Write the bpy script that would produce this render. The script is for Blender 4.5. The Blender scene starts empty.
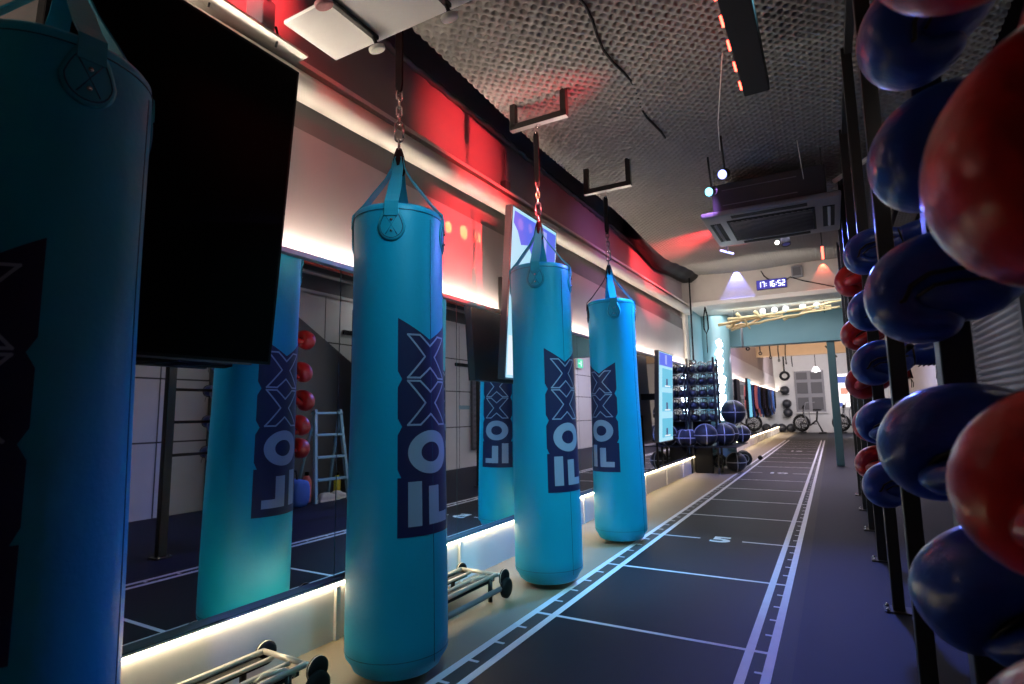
import bpy, bmesh, math, random
import numpy as np
from mathutils import Vector, Matrix, Euler
random.seed(7)
S = bpy.context.scene
COL = S.collection
PI = math.pi
R_ = math.radians

# ------------------------------------------------------------------ helpers
class MB:
    """collects shapes in one bmesh, links them as one mesh object"""
    def __init__(s): s.bm = bmesh.new(); s.mi = 0
    def _add(s, verts, faces, M=None, smooth=False):
        vs = [s.bm.verts.new((M @ Vector(v)) if M is not None else v) for v in verts]
        for f in faces:
            try:
                fc = s.bm.faces.new([vs[i] for i in f]); fc.material_index = s.mi; fc.smooth = smooth
            except ValueError: pass
        return vs
    def box(s, c, d, rot=None, bev=0.0, seg=2):
        t = bmesh.new(); bmesh.ops.create_cube(t, size=1.0)
        for v in t.verts: v.co = Vector((v.co.x*d[0], v.co.y*d[1], v.co.z*d[2]))
        if bev > 0: bmesh.ops.bevel(t, geom=list(t.edges), offset=bev, segments=seg, affect='EDGES', profile=.5)
        M = Matrix.Translation(c)
        if rot is not None: M = M @ (rot if isinstance(rot, Matrix) else Euler(rot).to_matrix().to_4x4())
        t.verts.index_update()
        s._add([v.co.copy() for v in t.verts], [[v.index for v in f.verts] for f in t.faces], M, bev > 0 and seg > 2)
        t.free(); return s
    def b2(s, a, b, bev=0.0, seg=2):
        c = [(p+q)/2 for p, q in zip(a, b)]; d = [abs(q-p) for p, q in zip(a, b)]
        return s.box(c, d, None, bev, seg)
    def loft(s, rings, cap0=True, cap1=True, smooth=True, closed=False):
        n = len(rings[0]); vs = []
        for r in rings: vs += list(r)
        f = []; m = len(rings)
        for i in range(m if closed else m-1):
            a = i*n; b = ((i+1) % m)*n
            for j in range(n): f.append((a+j, a+(j+1) % n, b+(j+1) % n, b+j))
        if not closed:
            if cap0: f.append(tuple(reversed(range(n))))
            if cap1: f.append(tuple(range((m-1)*n, m*n)))
        s._add(vs, f, None, smooth); return s
    def lathe(s, prof, c=(0,0,0), seg=32, M=None, smooth=True, cap=True):
        rings = [[Vector((r*math.cos(2*PI*j/seg), r*math.sin(2*PI*j/seg), z)) for j in range(seg)] for r, z in prof]
        T = Matrix.Translation(c) @ (M if M is not None else Matrix.Identity(4))
        return s.loft([[T @ v for v in r] for r in rings], cap, cap, smooth)
    def tube(s, pts, r, seg=8, smooth=True, closed=False):
        P = [Vector(p) for p in pts]; n = len(P); rings = []; up = None
        for i in range(n):
            a = P[i-1] if (i > 0 or closed) else P[i]; b = P[(i+1) % n] if (i < n-1 or closed) else P[i]
            t = (b-a).normalized()
            if up is None: up = t.orthogonal().normalized()
            up = (up - t*up.dot(t))
            up = up.normalized() if up.length > 1e-6 else t.orthogonal().normalized()
            w = t.cross(up); rr = r[i] if isinstance(r, (list, tuple)) else r
            rings.append([P[i] + (up*math.cos(2*PI*j/seg) + w*math.sin(2*PI*j/seg))*rr for j in range(seg)])
        return s.loft(rings, True, True, smooth, closed)
    def cyl(s, a, b, r, seg=20, smooth=True):
        return s.tube([a, b], r, seg, smooth)
    def ball(s, c, r, sub=2, sc=(1,1,1), M=None):
        t = bmesh.new(); bmesh.ops.create_icosphere(t, subdivisions=sub, radius=1); t.verts.index_update()
        T = Matrix.Translation(c) @ (M if M is not None else Matrix.Identity(4))
        s._add([Vector((v.co.x*r*sc[0], v.co.y*r*sc[1], v.co.z*r*sc[2])) for v in t.verts], [[v.index for v in f.verts] for f in t.faces], T, True)
        t.free(); return s
    def torus(s, c, R, r, M=None, seg=24, rs=8, sx=1.0):
        T = Matrix.Translation(c) @ (M if M is not None else Matrix.Identity(4))
        rings = [[T @ Vector(((R+r*math.cos(2*PI*k/rs))*math.cos(2*PI*j/seg)*sx, (R+r*math.cos(2*PI*k/rs))*math.sin(2*PI*j/seg), r*math.sin(2*PI*k/rs))) for k in range(rs)] for j in range(seg)]
        return s.loft(rings, closed=True)
    def prism(s, poly, h, M):
        """poly in local xy, extruded 0..h along local z"""
        n = len(poly); vs = [Vector((x, y, 0)) for x, y in poly] + [Vector((x, y, h)) for x, y in poly]
        f = [tuple(reversed(range(n))), tuple(range(n, 2*n))] + [(j, (j+1) % n, n+(j+1) % n, n+j) for j in range(n)]
        s._add(vs, f, M); return s
    def quad(s, a, b, c, d): s._add([a, b, c, d], [(0, 1, 2, 3)]); return s
    def build(s, name, mats, parent=None, smooth_angle=None, fixn=True):
        if fixn: bmesh.ops.recalc_face_normals(s.bm, faces=list(s.bm.faces))
        me = bpy.data.meshes.new(name); s.bm.to_mesh(me); s.bm.free()
        for m in (mats if isinstance(mats, (list, tuple)) else [mats]): me.materials.append(m)
        o = bpy.data.objects.new(name, me); COL.objects.link(o)
        if parent is not None: o.parent = parent
        return o

def tag(o, label, cat, group=None, kind=None):
    o['label'] = label; o['category'] = cat
    if group: o['group'] = group
    if kind: o['kind'] = kind
    return o
def thing(name, label, cat, loc=(0,0,0), rot=(0,0,0), group=None):
    o = bpy.data.objects.new(name, None); COL.objects.link(o); o.empty_display_size = .1
    o.location = loc; o.rotation_euler = rot
    return tag(o, label, cat, group)
def struct(o): o['kind'] = 'structure'; return o
def copy_tree(o, parent=None):
    kids = [c for c in COL.objects if c.parent == o]
    c = o.copy(); COL.objects.link(c)
    if parent is not None: c.parent = parent
    for k in kids: copy_tree(k, c)
    return c
def dup(o, loc, rot=None, label=None, group=None):
    c = copy_tree(o); c.location = loc
    if rot is not None: c.rotation_euler = rot
    if label: c['label'] = label
    if group: c['group'] = group
    return c

# ------------------------------------------------------------------ materials
def mat(name, col, rough=.5, metal=0.0, bump=0.0, bscale=60.0, var=0.0, vscale=6.0, emis=None, estr=0.0, spec=.5, coat=0.0):
    m = bpy.data.materials.new(name); m.use_nodes = True
    nt = m.node_tree; b = nt.nodes['Principled BSDF']
    b.inputs['Base Color'].default_value = (*col, 1); b.inputs['Roughness'].default_value = rough
    b.inputs['Metallic'].default_value = metal; b.inputs['Specular IOR Level'].default_value = spec
    if coat: b.inputs['Coat Weight'].default_value = coat; b.inputs['Coat Roughness'].default_value = .15
    if emis: b.inputs['Emission Color'].default_value = (*emis, 1); b.inputs['Emission Strength'].default_value = estr
    tc = nt.nodes.new('ShaderNodeTexCoord')
    if var > 0:
        n = nt.nodes.new('ShaderNodeTexNoise'); n.inputs['Scale'].default_value = vscale; n.inputs['Detail'].default_value = 5
        nt.links.new(tc.outputs['Object'], n.inputs['Vector'])
        mx = nt.nodes.new('ShaderNodeMix'); mx.data_type = 'RGBA'
        mx.inputs[6].default_value = tuple(max(0, c*(1-var)) for c in col) + (1,)
        mx.inputs[7].default_value = tuple(min(1, c*(1+var)) for c in col) + (1,)
        nt.links.new(n.outputs['Fac'], mx.inputs[0]); nt.links.new(mx.outputs[2], b.inputs['Base Color'])
    if bump > 0:
        n2 = nt.nodes.new('ShaderNodeTexNoise'); n2.inputs['Scale'].default_value = bscale; n2.inputs['Detail'].default_value = 4
        nt.links.new(tc.outputs['Object'], n2.inputs['Vector'])
        bp = nt.nodes.new('ShaderNodeBump'); bp.inputs['Strength'].default_value = bump; bp.inputs['Distance'].default_value = .01
        nt.links.new(n2.outputs['Fac'], bp.inputs['Height']); nt.links.new(bp.outputs['Normal'], b.inputs['Normal'])
    return m
def emit(name, col, strg):
    return mat(name, (.02, .02, .02), .5, emis=col, estr=strg)

M_track = mat('track_rubber', (.0115, .011, .0125), .55, bump=.25, bscale=220, var=.25, vscale=3, spec=.25)
M_floorR = mat('right_rubber_blue_lit', (.008, .010, .024), .6, bump=.25, bscale=220, var=.2, vscale=3, spec=.25)  # blue light falling on this rubber is put into its colour
M_floorL = mat('left_floor_vinyl', (.28, .225, .155), .55, bump=.1, bscale=120, var=.12, vscale=4)
M_line = mat('floor_paint', (.80, .80, .82), .5, var=.12, vscale=14)
M_mirror = mat('mirror_glass', (.86, .9, .89), .015, 1.0)
M_edge = mat('mirror_edge', (.16, .22, .22), .25)
M_white = mat('white_paint', (.72, .69, .64), .6, bump=.08, bscale=40, var=.06)
M_upanel = mat('grey_satin_board', (.42, .38, .38), .42, bump=.04, bscale=30, var=.08, vscale=4)
M_greyband = mat('grey_wall', (.20, .19, .19), .7, var=.1)
M_upwall = mat('upper_wall_paint', (.33, .27, .27), .65, bump=.06, bscale=30, var=.1, vscale=3)
M_pipe = mat('cream_pipe', (.70, .64, .56), .4, var=.06)
M_trim = mat('cream_trim', (.78, .73, .64), .5)
M_foam = mat('grey_acoustic_foam', (.22, .21, .195), .92, var=.15, vscale=2)
M_foamw = mat('grey_wall_foam', (.17, .17, .19), .9, bump=.2, bscale=400)
M_black = mat('black_matte', (.008, .008, .009), .6, spec=.2)
M_void = mat('dark_void', (.02, .014, .014), .9)
M_blackm = mat('black_steel', (.022, .021, .02), .42, .3, bump=.05, bscale=200)
M_steelface = mat('bracket_steel', (.55, .53, .50), .35, .8)
M_chrome = mat('chrome', (.75, .74, .72), .18, 1.0)
M_screenoff = mat('dark_screen', (.003, .003, .003), .5, spec=.02)
M_cyan = mat('cyan_vinyl', (.002, .37, .56), .43, bump=.10, bscale=55, var=.05, vscale=5, spec=.45)
M_strap = mat('cyan_strap', (.006, .32, .45), .5)
M_navy = mat('navy_print', (.016, .014, .07), .45)
M_print = mat('pale_print', (.33, .36, .50), .45)
M_seam = mat('cyan_seam', (.003, .09, .15), .6)
M_blackstrap = mat('black_strap', (.006, .006, .007), .7, spec=.15)
M_red = mat('red_leather', (.50, .014, .012), .30, bump=.3, bscale=35, var=.1, coat=.4)
M_blue = mat('blue_leather', (.013, .050, .32), .30, bump=.3, bscale=35, var=.1, coat=.4)
M_gblack = mat('black_glove_trim', (.012, .012, .014), .45)
M_concrete = mat('painted_concrete', (.52, .47, .42), .8, bump=.3, bscale=18, var=.12)
M_teal = mat('teal_paint', (.17, .33, .38), .5, var=.05)
M_tealgl = mat('teal_gloss', (.25, .42, .46), .22, var=.05)
M_peach = mat('warm_ceiling_paint', (.62, .47, .34), .8, var=.08)
M_wallw = mat('white_wall_board', (.60, .60, .60), .6, var=.06)
M_joint = mat('wall_joint', (.05, .05, .05), .8)
M_dgrey = mat('dark_grey_paint', (.09, .09, .10), .6)
M_wood = mat('driftwood', (.62, .45, .24), .7, bump=.5, bscale=40, var=.2, vscale=20)
M_ball = mat('black_ball', (.02, .022, .03), .4, bump=.3, bscale=120)
M_balls = mat('ball_stripe', (.55, .56, .6), .5)
M_grey = mat('mid_grey', (.22, .22, .24), .5)
M_pinkm = mat('pink_plastic', (.75, .22, .2), .4)
M_yel = mat('yellow_plastic', (.7, .6, .05), .4)
M_lblue = mat('light_blue_metal', (.20, .38, .46), .45)
M_bluebag = mat('blue_cloth', (.03, .1, .35), .8)
M_ac = mat('dark_ac_plastic', (.045, .042, .045), .45)
M_acp = mat('ac_panel_plastic', (.21, .20, .21), .42)
M_redpipe = mat('red_pipe', (.5, .05, .03), .4)
M_duct = mat('galvanised_duct', (.3, .3, .3), .45, .6)
E_led = emit('warm_led', (1.0, .82, .54), 26)
E_ledtop = emit('warm_led_top', (1.0, .86, .70), 120)
E_blue = emit('blue_led', (.38, .42, 1.0), 3.0)
E_cyanl = emit('cyan_led', (.3, .8, 1.0), 2.6)
E_red = emit('red_led', (1.0, .05, .03), 14)
E_redtube = emit('red_tube', (1.0, .08, .05), 8)
E_white = emit('white_lamp', (1.0, .95, .9), 12)
E_glint = emit('white_blue_glint', (.75, .88, 1.0), 14)  # emission imitates the bright reflection on the round column
E_clock = emit('clock_digit', (.75, .8, 1.0), 4)
E_clockbg = emit('clock_face', (.05, .04, .5), .8)
E_scr_bg = emit('screen_pale', (.42, .78, .95), 1.0)
E_scr_blue = emit('screen_blue', (.12, .18, .95), .9)
E_scr_lav = emit('screen_lavender', (.40, .45, 1.0), 1.0)
E_scr_cyan = emit('screen_cyan', (.16, .62, .85), .9)
E_scr_white = emit('screen_white', (.85, .92, 1.0), 1.0)
E_scr_dark = emit('screen_dark', (.15, .10, .35), .5)
E_win = emit('bright_window', (1.0, .93, .95), 1.6)
E_winred = emit('window_red', (1.0, .35, .25), 1.1)
E_winblue = emit('window_blue', (.08, .15, .6), .8)
E_exit = emit('exit_green', (.05, .75, .45), 1.2)
E_exitw = emit('exit_white', (.8, 1, .9), 1.5)

# ------------------------------------------------------------------ camera (fitted to the photograph)
F_, YAW, PITCH, ROLL, H = 563.24, .5128, .1248, -.0152, .9719
def cam_axes():
    fw = Vector((-math.sin(YAW)*math.cos(PITCH), math.cos(YAW)*math.cos(PITCH), math.sin(PITCH)))
    r0 = Vector((math.cos(YAW), math.sin(YAW), 0)); u0 = r0.cross(fw)
    return r0*math.cos(ROLL)+u0*math.sin(ROLL), -r0*math.sin(ROLL)+u0*math.cos(ROLL), fw
r_, u_, f_ = cam_axes()
cd = bpy.data.cameras.new('camera'); cam = bpy.data.objects.new('camera', cd); COL.objects.link(cam)
cam.matrix_world = Matrix(((r_.x, u_.x, -f_.x, 0), (r_.y, u_.y, -f_.y, 0), (r_.z, u_.z, -f_.z, H), (0, 0, 0, 1)))
cd.sensor_width = 36; cd.lens = F_/1024*36; cd.clip_start = .02
cd.dof.use_dof = True; cd.dof.focus_distance = 3.0; cd.dof.aperture_fstop = 4.0
S.camera = cam

# ------------------------------------------------------------------ setting
XW = -1.95     # face of the low plinth; mirrors stand at XM
XM = -1.985
XR = 1.90
YB = -1.6; YE = 26.0
def ceil_z(y):
    return float(np.interp(y, [-2, 3, 5, 7.5, 9.6], [3.04, 3.05, 3.03, 3.06, 3.23]))

b = MB(); b.b2((-2.2, YB, -.1), (-1.36, YE, 0)); b.mi = 3; b.b2((-1.36, YB, -.1), (-1.2427, YE, 0)); b.mi = 1; b.b2((-1.2427, YB, -.1), (-.20, YE, 0)); b.mi = 2; b.b2((-.20, YB, -.1), (XR+.1, YE, 0))
floor = struct(b.build('floor', [M_floorL, M_track, M_floorR, mat('brown_edge_rubber', (.055, .045, .035), .6, bump=.2, bscale=200, var=.2)]))
# painted lane markings
Y0 = -.4209
LI, LO, RI, RO = -1.2427, -1.346, -.3651, -.283
def flat(bm, x0, y0, x1, y1, z=.0012): bm.b2((min(x0, x1), min(y0, y1), .0002), (max(x0, x1), max(y0, y1), z))
for nm, x in (('lane_line', LI), ('lane_line', LO), ('lane_line', RI), ('lane_line', RO)):
    m = MB(); flat(m, x-.017, -1.0, x+.017, Y0+20); m.build(nm, M_line, floor)
for k in range(1, 20):
    m = MB(); y = Y0+k
    nums = {5: .15, 10: .21, 15: .21}
    if k in nums:
        w = nums[k]; xc = (LI+RI)/2
        flat(m, LO, y-.011, xc-w, y+.011, .001); flat(m, xc+w, y-.011, RO, y+.011, .001)
    else: flat(m, LO, y-.011, RO, y+.011, .001)
    m.build('metre_line', M_line, floor)
m = MB()
for k in range(5*1, 5*19):
    if k % 5:
        y = Y0+k*.2
        flat(m, LO, y-.008, LI-.045, y+.008, .001); flat(m, RI+.038, y-.008, RO, y+.008, .001)
m = m.build('tick_marks', M_line, floor); m['kind'] = 'stuff'
for k in (5, 10, 15):
    cu = bpy.data.curves.new('numeral', 'FONT'); cu.body = str(k); cu.size = .25; cu.align_x = 'CENTER'; cu.align_y = 'CENTER'; cu.extrude = .0006; cu.offset = .008
    tmp = bpy.data.objects.new('tmp_text', cu); COL.objects.link(tmp)
    dg = bpy.context.evaluated_depsgraph_get(); me = bpy.data.meshes.new_from_object(tmp.evaluated_get(dg))
    bpy.data.objects.remove(tmp)
    me.materials.clear(); me.materials.append(M_line)
    o = bpy.data.objects.new('floor_numeral', me); COL.objects.link(o); o.parent = floor
    o.location = ((LI+RI)/2, Y0+k, .0012); o.scale = (1.25 if k == 5 else 1.15, 1.0, 1)

# left wall: carcass, plinth with joint strips, mirrors, satin board, upper wall, pipe and trims
b = MB()
b.b2((-2.3, YB, -.1), (-2.06, 9.5, 3.5)); b.mi = 1
b.b2((-2.06, YB, 2.27), (-2.035, 9.4, 2.46)); b.mi = 0
b.b2((-2.3, 9.5, 0), (-2.06, YE, 3.5))
wl = struct(b.build('wall_left', [M_upwall, M_greyband]))
def plinth(y0, y1, step, nm):
    b = MB(); b.b2((-2.06, y0, 0), (XW-.018, y1, .246)); b.mi = 1; b.b2((-2.06, y0, .246), (XW-.004, y1, .256))
    o = struct(b.build(nm, [M_white, M_dgrey]))
    y = y0 + (.93-y0 if y0 < .93 else 0)
    while y < y1:
        m = MB(); m.b2((XW-.03, y-.013, .0), (XW-.002, y+.013, .226), .003); m.build('joint_strip', M_white, o)
        y += step
    return o
pl1 = plinth(-1.0, 9.3, .95, 'baseboard_left')
pl2 = plinth(11.2, YE, .95, 'baseboard_left_far')
# light strips: top of plinth (behind the little lip) and foot of the board
def ledstrip(y0, y1, z, x, mat_, nm, lab, dz):
    m = MB(); m.b2((x-.006, y0, z-.006), (x+.006, y1, z+.006))
    r = thing(nm, lab, 'light strip', (0, 0, 0))
    m.build('diffuser', mat_, r)
    c = MB(); c.b2((x-.012, y0, z+dz-.003), (x+.012, y1, z+dz+.003)); c.build('channel', M_trim, r)
    return r
ledstrip(-1.0, 9.3, .237, XW-.011, E_led, 'light_strip', 'warm white light strip along the top of the low plinth under the mirrors', .0095)
ledstrip(11.2, YE, .237, XW-.011, E_led, 'light_strip', 'warm white light strip on the plinth beyond the teal beam', .0095)
# mirrors
y = -1.0; k = 0
edges = [-1.0] + [.93+.95*i for i in range(9)] + [9.3]
edges = [e for e in edges if e <= 9.3]
names = ['first', 'second', 'third', 'fourth', 'fifth', 'sixth', 'seventh', 'eighth', 'ninth', 'tenth', 'eleventh']
wherel = ['wall mirror pane beside the nearest dark punching bag', 'wall mirror pane between the near dark bag and the second bag, reflecting a cyan bag',
  'wall mirror pane behind the second punching bag', 'wall mirror pane below the tall tilted lit screen, reflecting the farthest bag', 'wall mirror pane behind the third punching bag, reflecting the green exit sign',
  'wall mirror pane behind the farthest punching bag', 'wall mirror pane just right of the farthest punching bag', 'wall mirror pane behind the low screen with three pictures', 'wall mirror pane between the low screen and the storage rack', 'wall mirror pane directly beside the storage rack of balls', 'last wall mirror pane at the teal wall return']
for a, c in zip(edges[:-1], edges[1:]):
    m = MB(); m.b2((XM-.006, a+.0025, .257), (XM, c-.0025, 1.661))
    o = tag(m.build('wall_mirror', [M_mirror]), wherel[k], 'mirror', 'wall mirrors in the near room'); k += 1
m = MB(); m.b2((XM-.02, -1.0, .25), (XM-.0065, 9.3, 1.661)); struct(m.build('trim_1', M_edge))
m = MB(); m.b2((XM-.006, 11.2, .257), (XM, YE-.05, 1.661)); tag(m.build('wall_mirror', [M_mirror]), 'long wall mirror in the far room beyond the teal beam', 'mirror')
# satin board above mirrors: one board per 2.4 m
def board(y0, y1, nm, lab):
    m = MB(); m.box((-2.038, (y0+y1)/2, 1.982), (.03, y1-y0-.004, .58), None, .002)
    return tag(m.build(nm, M_upanel), lab, 'wall board', 'satin boards above the mirrors')
board(-1.0, 1.5, 'wall_board', 'grey satin wall board behind the dark leaning screen'); board(1.5, 3.9, 'wall_board', 'grey satin wall board above mirrors, lit red at its middle, behind second bag')
board(3.9, 6.3, 'wall_board', 'grey satin wall board behind the third and fourth bags'); board(6.3, 9.3, 'wall_board', 'grey satin wall board at the far end above the low screen')
board(11.2, 18, 'wall_board', 'red lit wall board in the far room beyond the beam'); board(18, YE-.1, 'wall_board', 'wall board at the farthest end of the far room')
def topled(y0, y1, lab):
    r = thing('light_strip', lab, 'light strip', (0, 0, 0))
    m = MB(); m.b2((-1.988, y0, 1.672), (-1.974, y1, 1.676)); m.build('diffuser', E_ledtop, r)
    c = MB(); c.b2((-2.05, y0, 1.662), (-1.966, y1, 1.669)); c.b2((-1.970, y0, 1.662), (-1.966, y1, 1.684)); c.build('channel', M_trim, r)
topled(-1.0, 9.3, 'warm white light strip along the foot of the boards above the mirrors')
topled(11.2, YE, 'warm white light strip above the mirror in the far room')
# pipe and trim, sloping up slightly
def slope(z0, y): return z0 + .020*(y-1.0)
b = MB(); b.tube([(-1.955, YB, slope(2.415, YB)), (-1.955, 9.45, slope(2.415, 9.45))], .062, 20)
pp = tag(b.build('wall_pipe', M_pipe), 'long cream pipe running along the wall above the boards', 'pipe')
b = MB()
def slab(b, x0, x1, z0, z1, y0, y1):
    vs = [(x0, y0, slope(z0, y0)), (x1, y0, slope(z0, y0)), (x1, y0, slope(z1, y0)), (x0, y0, slope(z1, y0)), (x0, y1, slope(z0, y1)), (x1, y1, slope(z0, y1)), (x1, y1, slope(z1, y1)), (x0, y1, slope(z1, y1))]
    b._add(vs, [(0, 1, 2, 3), (4, 5, 6, 7), (0, 1, 5, 4), (1, 2, 6, 5), (2, 3, 7, 6), (3, 0, 4, 7)])
slab(b, -2.06, -1.925, 2.497, 2.520, YB, 9.45)
struct(b.build('trim_2', M_trim))
b = MB(); slab(b, -2.06, -2.00, 2.46, 2.497, YB, 9.45); struct(b.build('trim_3', M_upwall))
# foam capped ledge at the head of the red wall
b = MB(); n = 150
P = []
for i in range(n+1):
    y = .2 + 9.0*i/n; z = 2.92 + .006*max(0, y-3) + .007*math.sin(i*2.1)
    z += .13
    P.append([Vector((-2.06, y, z-.012)), Vector((-2.028+.005*math.sin(i*1.7), y, z-.012)), Vector((-2.025+.006*math.sin(i*2.3), y, z+.014)), Vector((-2.06, y, z+.014))])
b.loft(P); struct(b.build('trim_4', M_foam))
# slab overhead and the void over the wall head
b = MB(); b.b2((-2.3, YB, 3.45), (XR+.2, 9.5, 3.6)); struct(b.build('ceiling', M_void))
# acoustic foam ceiling : egg-crate surface
def eggcrate(nm, x0, x1, y0, y1, pitch, smp, amp, zf, M):
    nx = int((x1-x0)/pitch*smp)+1; ny = int((y1-y0)/pitch*smp)+1
    X, Y = np.meshgrid(np.linspace(x0, x1, nx), np.linspace(y0, y1, ny))
    Z = np.interp(Y, [-2, 3, 5, 7.5, 9.6], [3.04, 3.05, 3.03, 3.06, 3.23])
    Z = Z + .020*np.sin(1.9*Y+1.3*X)+.014*np.sin(3.1*X-1.2*Y+.7)
    Z = Z - amp*(1-np.clip(np.sin(2*PI*X/pitch)*np.sin(2*PI*Y/pitch)*1.5-.2, 0, 1))
    V = np.stack([X, Y, Z], -1).reshape(-1, 3).astype(np.float32)
    i = np.arange(nx*ny).reshape(ny, nx)
    Fq = np.stack([i[:-1, :-1], i[1:, :-1], i[1:, 1:], i[:-1, 1:]], -1).reshape(-1, 4).astype(np.int32)
    me = bpy.data.meshes.new(nm); me.vertices.add(len(V)); me.vertices.foreach_set('co', V.ravel())
    me.loops.add(Fq.size); me.loops.foreach_set('vertex_index', Fq.ravel())
    me.polygons.add(len(Fq)); me.polygons.foreach_set('loop_start', np.arange(0, Fq.size, 4, dtype=np.int32)); me.polygons.foreach_set('loop_total', np.full(len(Fq), 4, np.int32))
    me.polygons.foreach_set('use_smooth', np.ones(len(Fq), bool))
    me.update(calc_edges=True); me.materials.append(M)
    o = bpy.data.objects.new(nm, me); COL.objects.link(o); return o
fo = struct(eggcrate('ceiling_foam', -1.80, .95, -.2, 9.42, .064, 7, .050, None, M_foam))
# dark cloth drape bulging at the far end of the foam
b = MB(); P = []
for i in range(31):
    y = 6.4+3.05*i/30; z = ceil_z(y); w = .014*math.sin(i*1.3); k = min(1, i/12)
    P.append([Vector((-1.74, y, z+.012)), Vector((-1.80+w, y, z-.03-.05*k)), Vector((-1.90+w, y, z-.03-.12*k)), Vector((-2.02, y, z+.02-.16*k)), Vector((-2.05, y, 3.44)), Vector((-1.74, y, 3.44))])
b.loft(P); struct(b.build('trim_5', M_black))

# walls at right, behind and far
b = MB(); b.b2((XR, YB, 0), (XR+.15, 9.3, 2.58)); b.mi = 1
for z in (.73, 1.365, 1.95): b.b2((XR-.002, YB, z-.008), (XR+.01, 9.3, z+.008))
for i in range(10): b.b2((XR-.002, -1.0+1.05*i-.006, 0), (XR+.01, -1.0+1.05*i+.006, 2.57))
b.mi = 0; b.b2((XR, YB, 2.56), (XR+.15, 9.3, 2.62)); b.mi = 2; b.b2((XR+.10, YB, 2.62), (XR+.2, 9.3, 3.45))
b.mi = 0; b.b2((XR, 9.3, 0), (XR+.15, 15.6, 2.58)); b.mi = 1
for z in (.73, 1.365, 1.95): b.b2((XR-.002, 11.2, z-.008), (XR+.01, 15.6, z+.008))
b.mi = 0; b.b2((XR, 15.6, 0), (XR+.15, YE, 3.4)); b.mi = 2; b.b2((XR+.02, 9.3, 2.58), (XR+.15, 15.6, 3.4))
struct(b.build('wall_right', [M_wallw, M_joint, M_dgrey]))
b = MB(); b.b2((-2.3, YB-.1, 0), (XR+.2, YB, 3.5)); struct(b.build('wall_back', M_dgrey))
# beam, soffit, teal beam, columns
b = MB(); b.b2((-2.06, 9.5, 2.70), (XR, 9.75, 3.45)); b.mi = 1; b.b2((-2.06, 9.46, 2.66), (XR, 11.05, 2.735), .008)
b.mi = 2; b.b2((-2.06, 11.05, 2.12), (XR, 11.3, 3.45))
struct(b.build('ceiling_beam', [M_concrete, M_white, M_teal]))
b = MB(); b.lathe([(.27, 0), (.27, 2.66)], (-1.80, 10.75, 0), 48); tag(b.build('round_column', M_tealgl), 'glossy teal round column behind the ball rack', 'column')
b = MB(); b.b2((-.01, 11.1, 0), (.11, 11.25, 2.12), .01); tag(b.build('square_column', mat('dark_teal_paint', (.07, .15, .17), .5)), 'teal square column at right end of the lane', 'column')
b = MB(); b.b2((-2.06, 9.3, 0), (XM, 9.5, 2.66)); b.mi = 1; b.b2((-2.06, 9.5, 0), (-1.97, 11.2, 2.66)); struct(b.build('wall_left_return', [M_white, M_teal]))
# far room
b = MB(); b.b2((-2.3, 11.15, 3.25), (XR+.2, YE, 3.4)); b.b2((-2.06, 15, 2.80), (XR, 15.25, 3.25)); b.b2((-2.06, 20, 2.66), (XR, 20.3, 3.25))
struct(b.build('ceiling_far', M_peach))
b = MB(); b.b2((-2.3, YE, 0), (XR+.2, YE+.15, 3.4)); struct(b.build('wall_far', M_wallw))
# shuttered window in far wall
w = thing('window_1', 'grey panelled shutter window on the white far wall', 'window', (-.76, YE-.04, .82)); w['kind'] = 'structure'
m = MB(); m.box((0, 0, .83), (1.06, .06, 1.66), None, .01); m.build('shutter_board', M_grey, w)
for ix in (-1, 1):
    for iz, hz in ((0, .62), (1, .56), (2, .36)):
        zc = (.34, .97, 1.46)[iz]
        m = MB(); m.box((ix*.26, -.035, zc), (.40, .02, hz*.8), None, .006); m.build('shutter_panel', M_dgrey, w)
m = MB(); m.box((0, -.02, -.03), (1.14, .1, .06), None, .008); m.box((0, -.02, 1.69), (1.14, .09, .06), None, .008); m.build('frame', M_wallw, w)
w = thing('window_2', 'bright window with red and blue signs right of far bikes', 'window', (.62, YE-.03, .95)); w['kind'] = 'structure'
m = MB(); m.box((0, 0, .7), (.92, .04, 1.46), None, .005); m.build('frame', M_wallw, w)
m = MB(); m.b2((-.42, -.03, .05), (.42, -.021, 1.35)); m.build('pane', E_win, w)
m = MB(); m.b2((-.42, -.036, 1.0), (.25, -.031, 1.25)); m.b2((-.40, -.036, .06), (-.25, -.031, .22)); m.build('blue_sign', E_winblue, w)
m = MB(); m.b2((-.30, -.036, .55), (-.05, -.031, .8)); m.b2((.05, -.036, .45), (.2, -.031, .62)); m.build('red_sign', E_winred, w)

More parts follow.
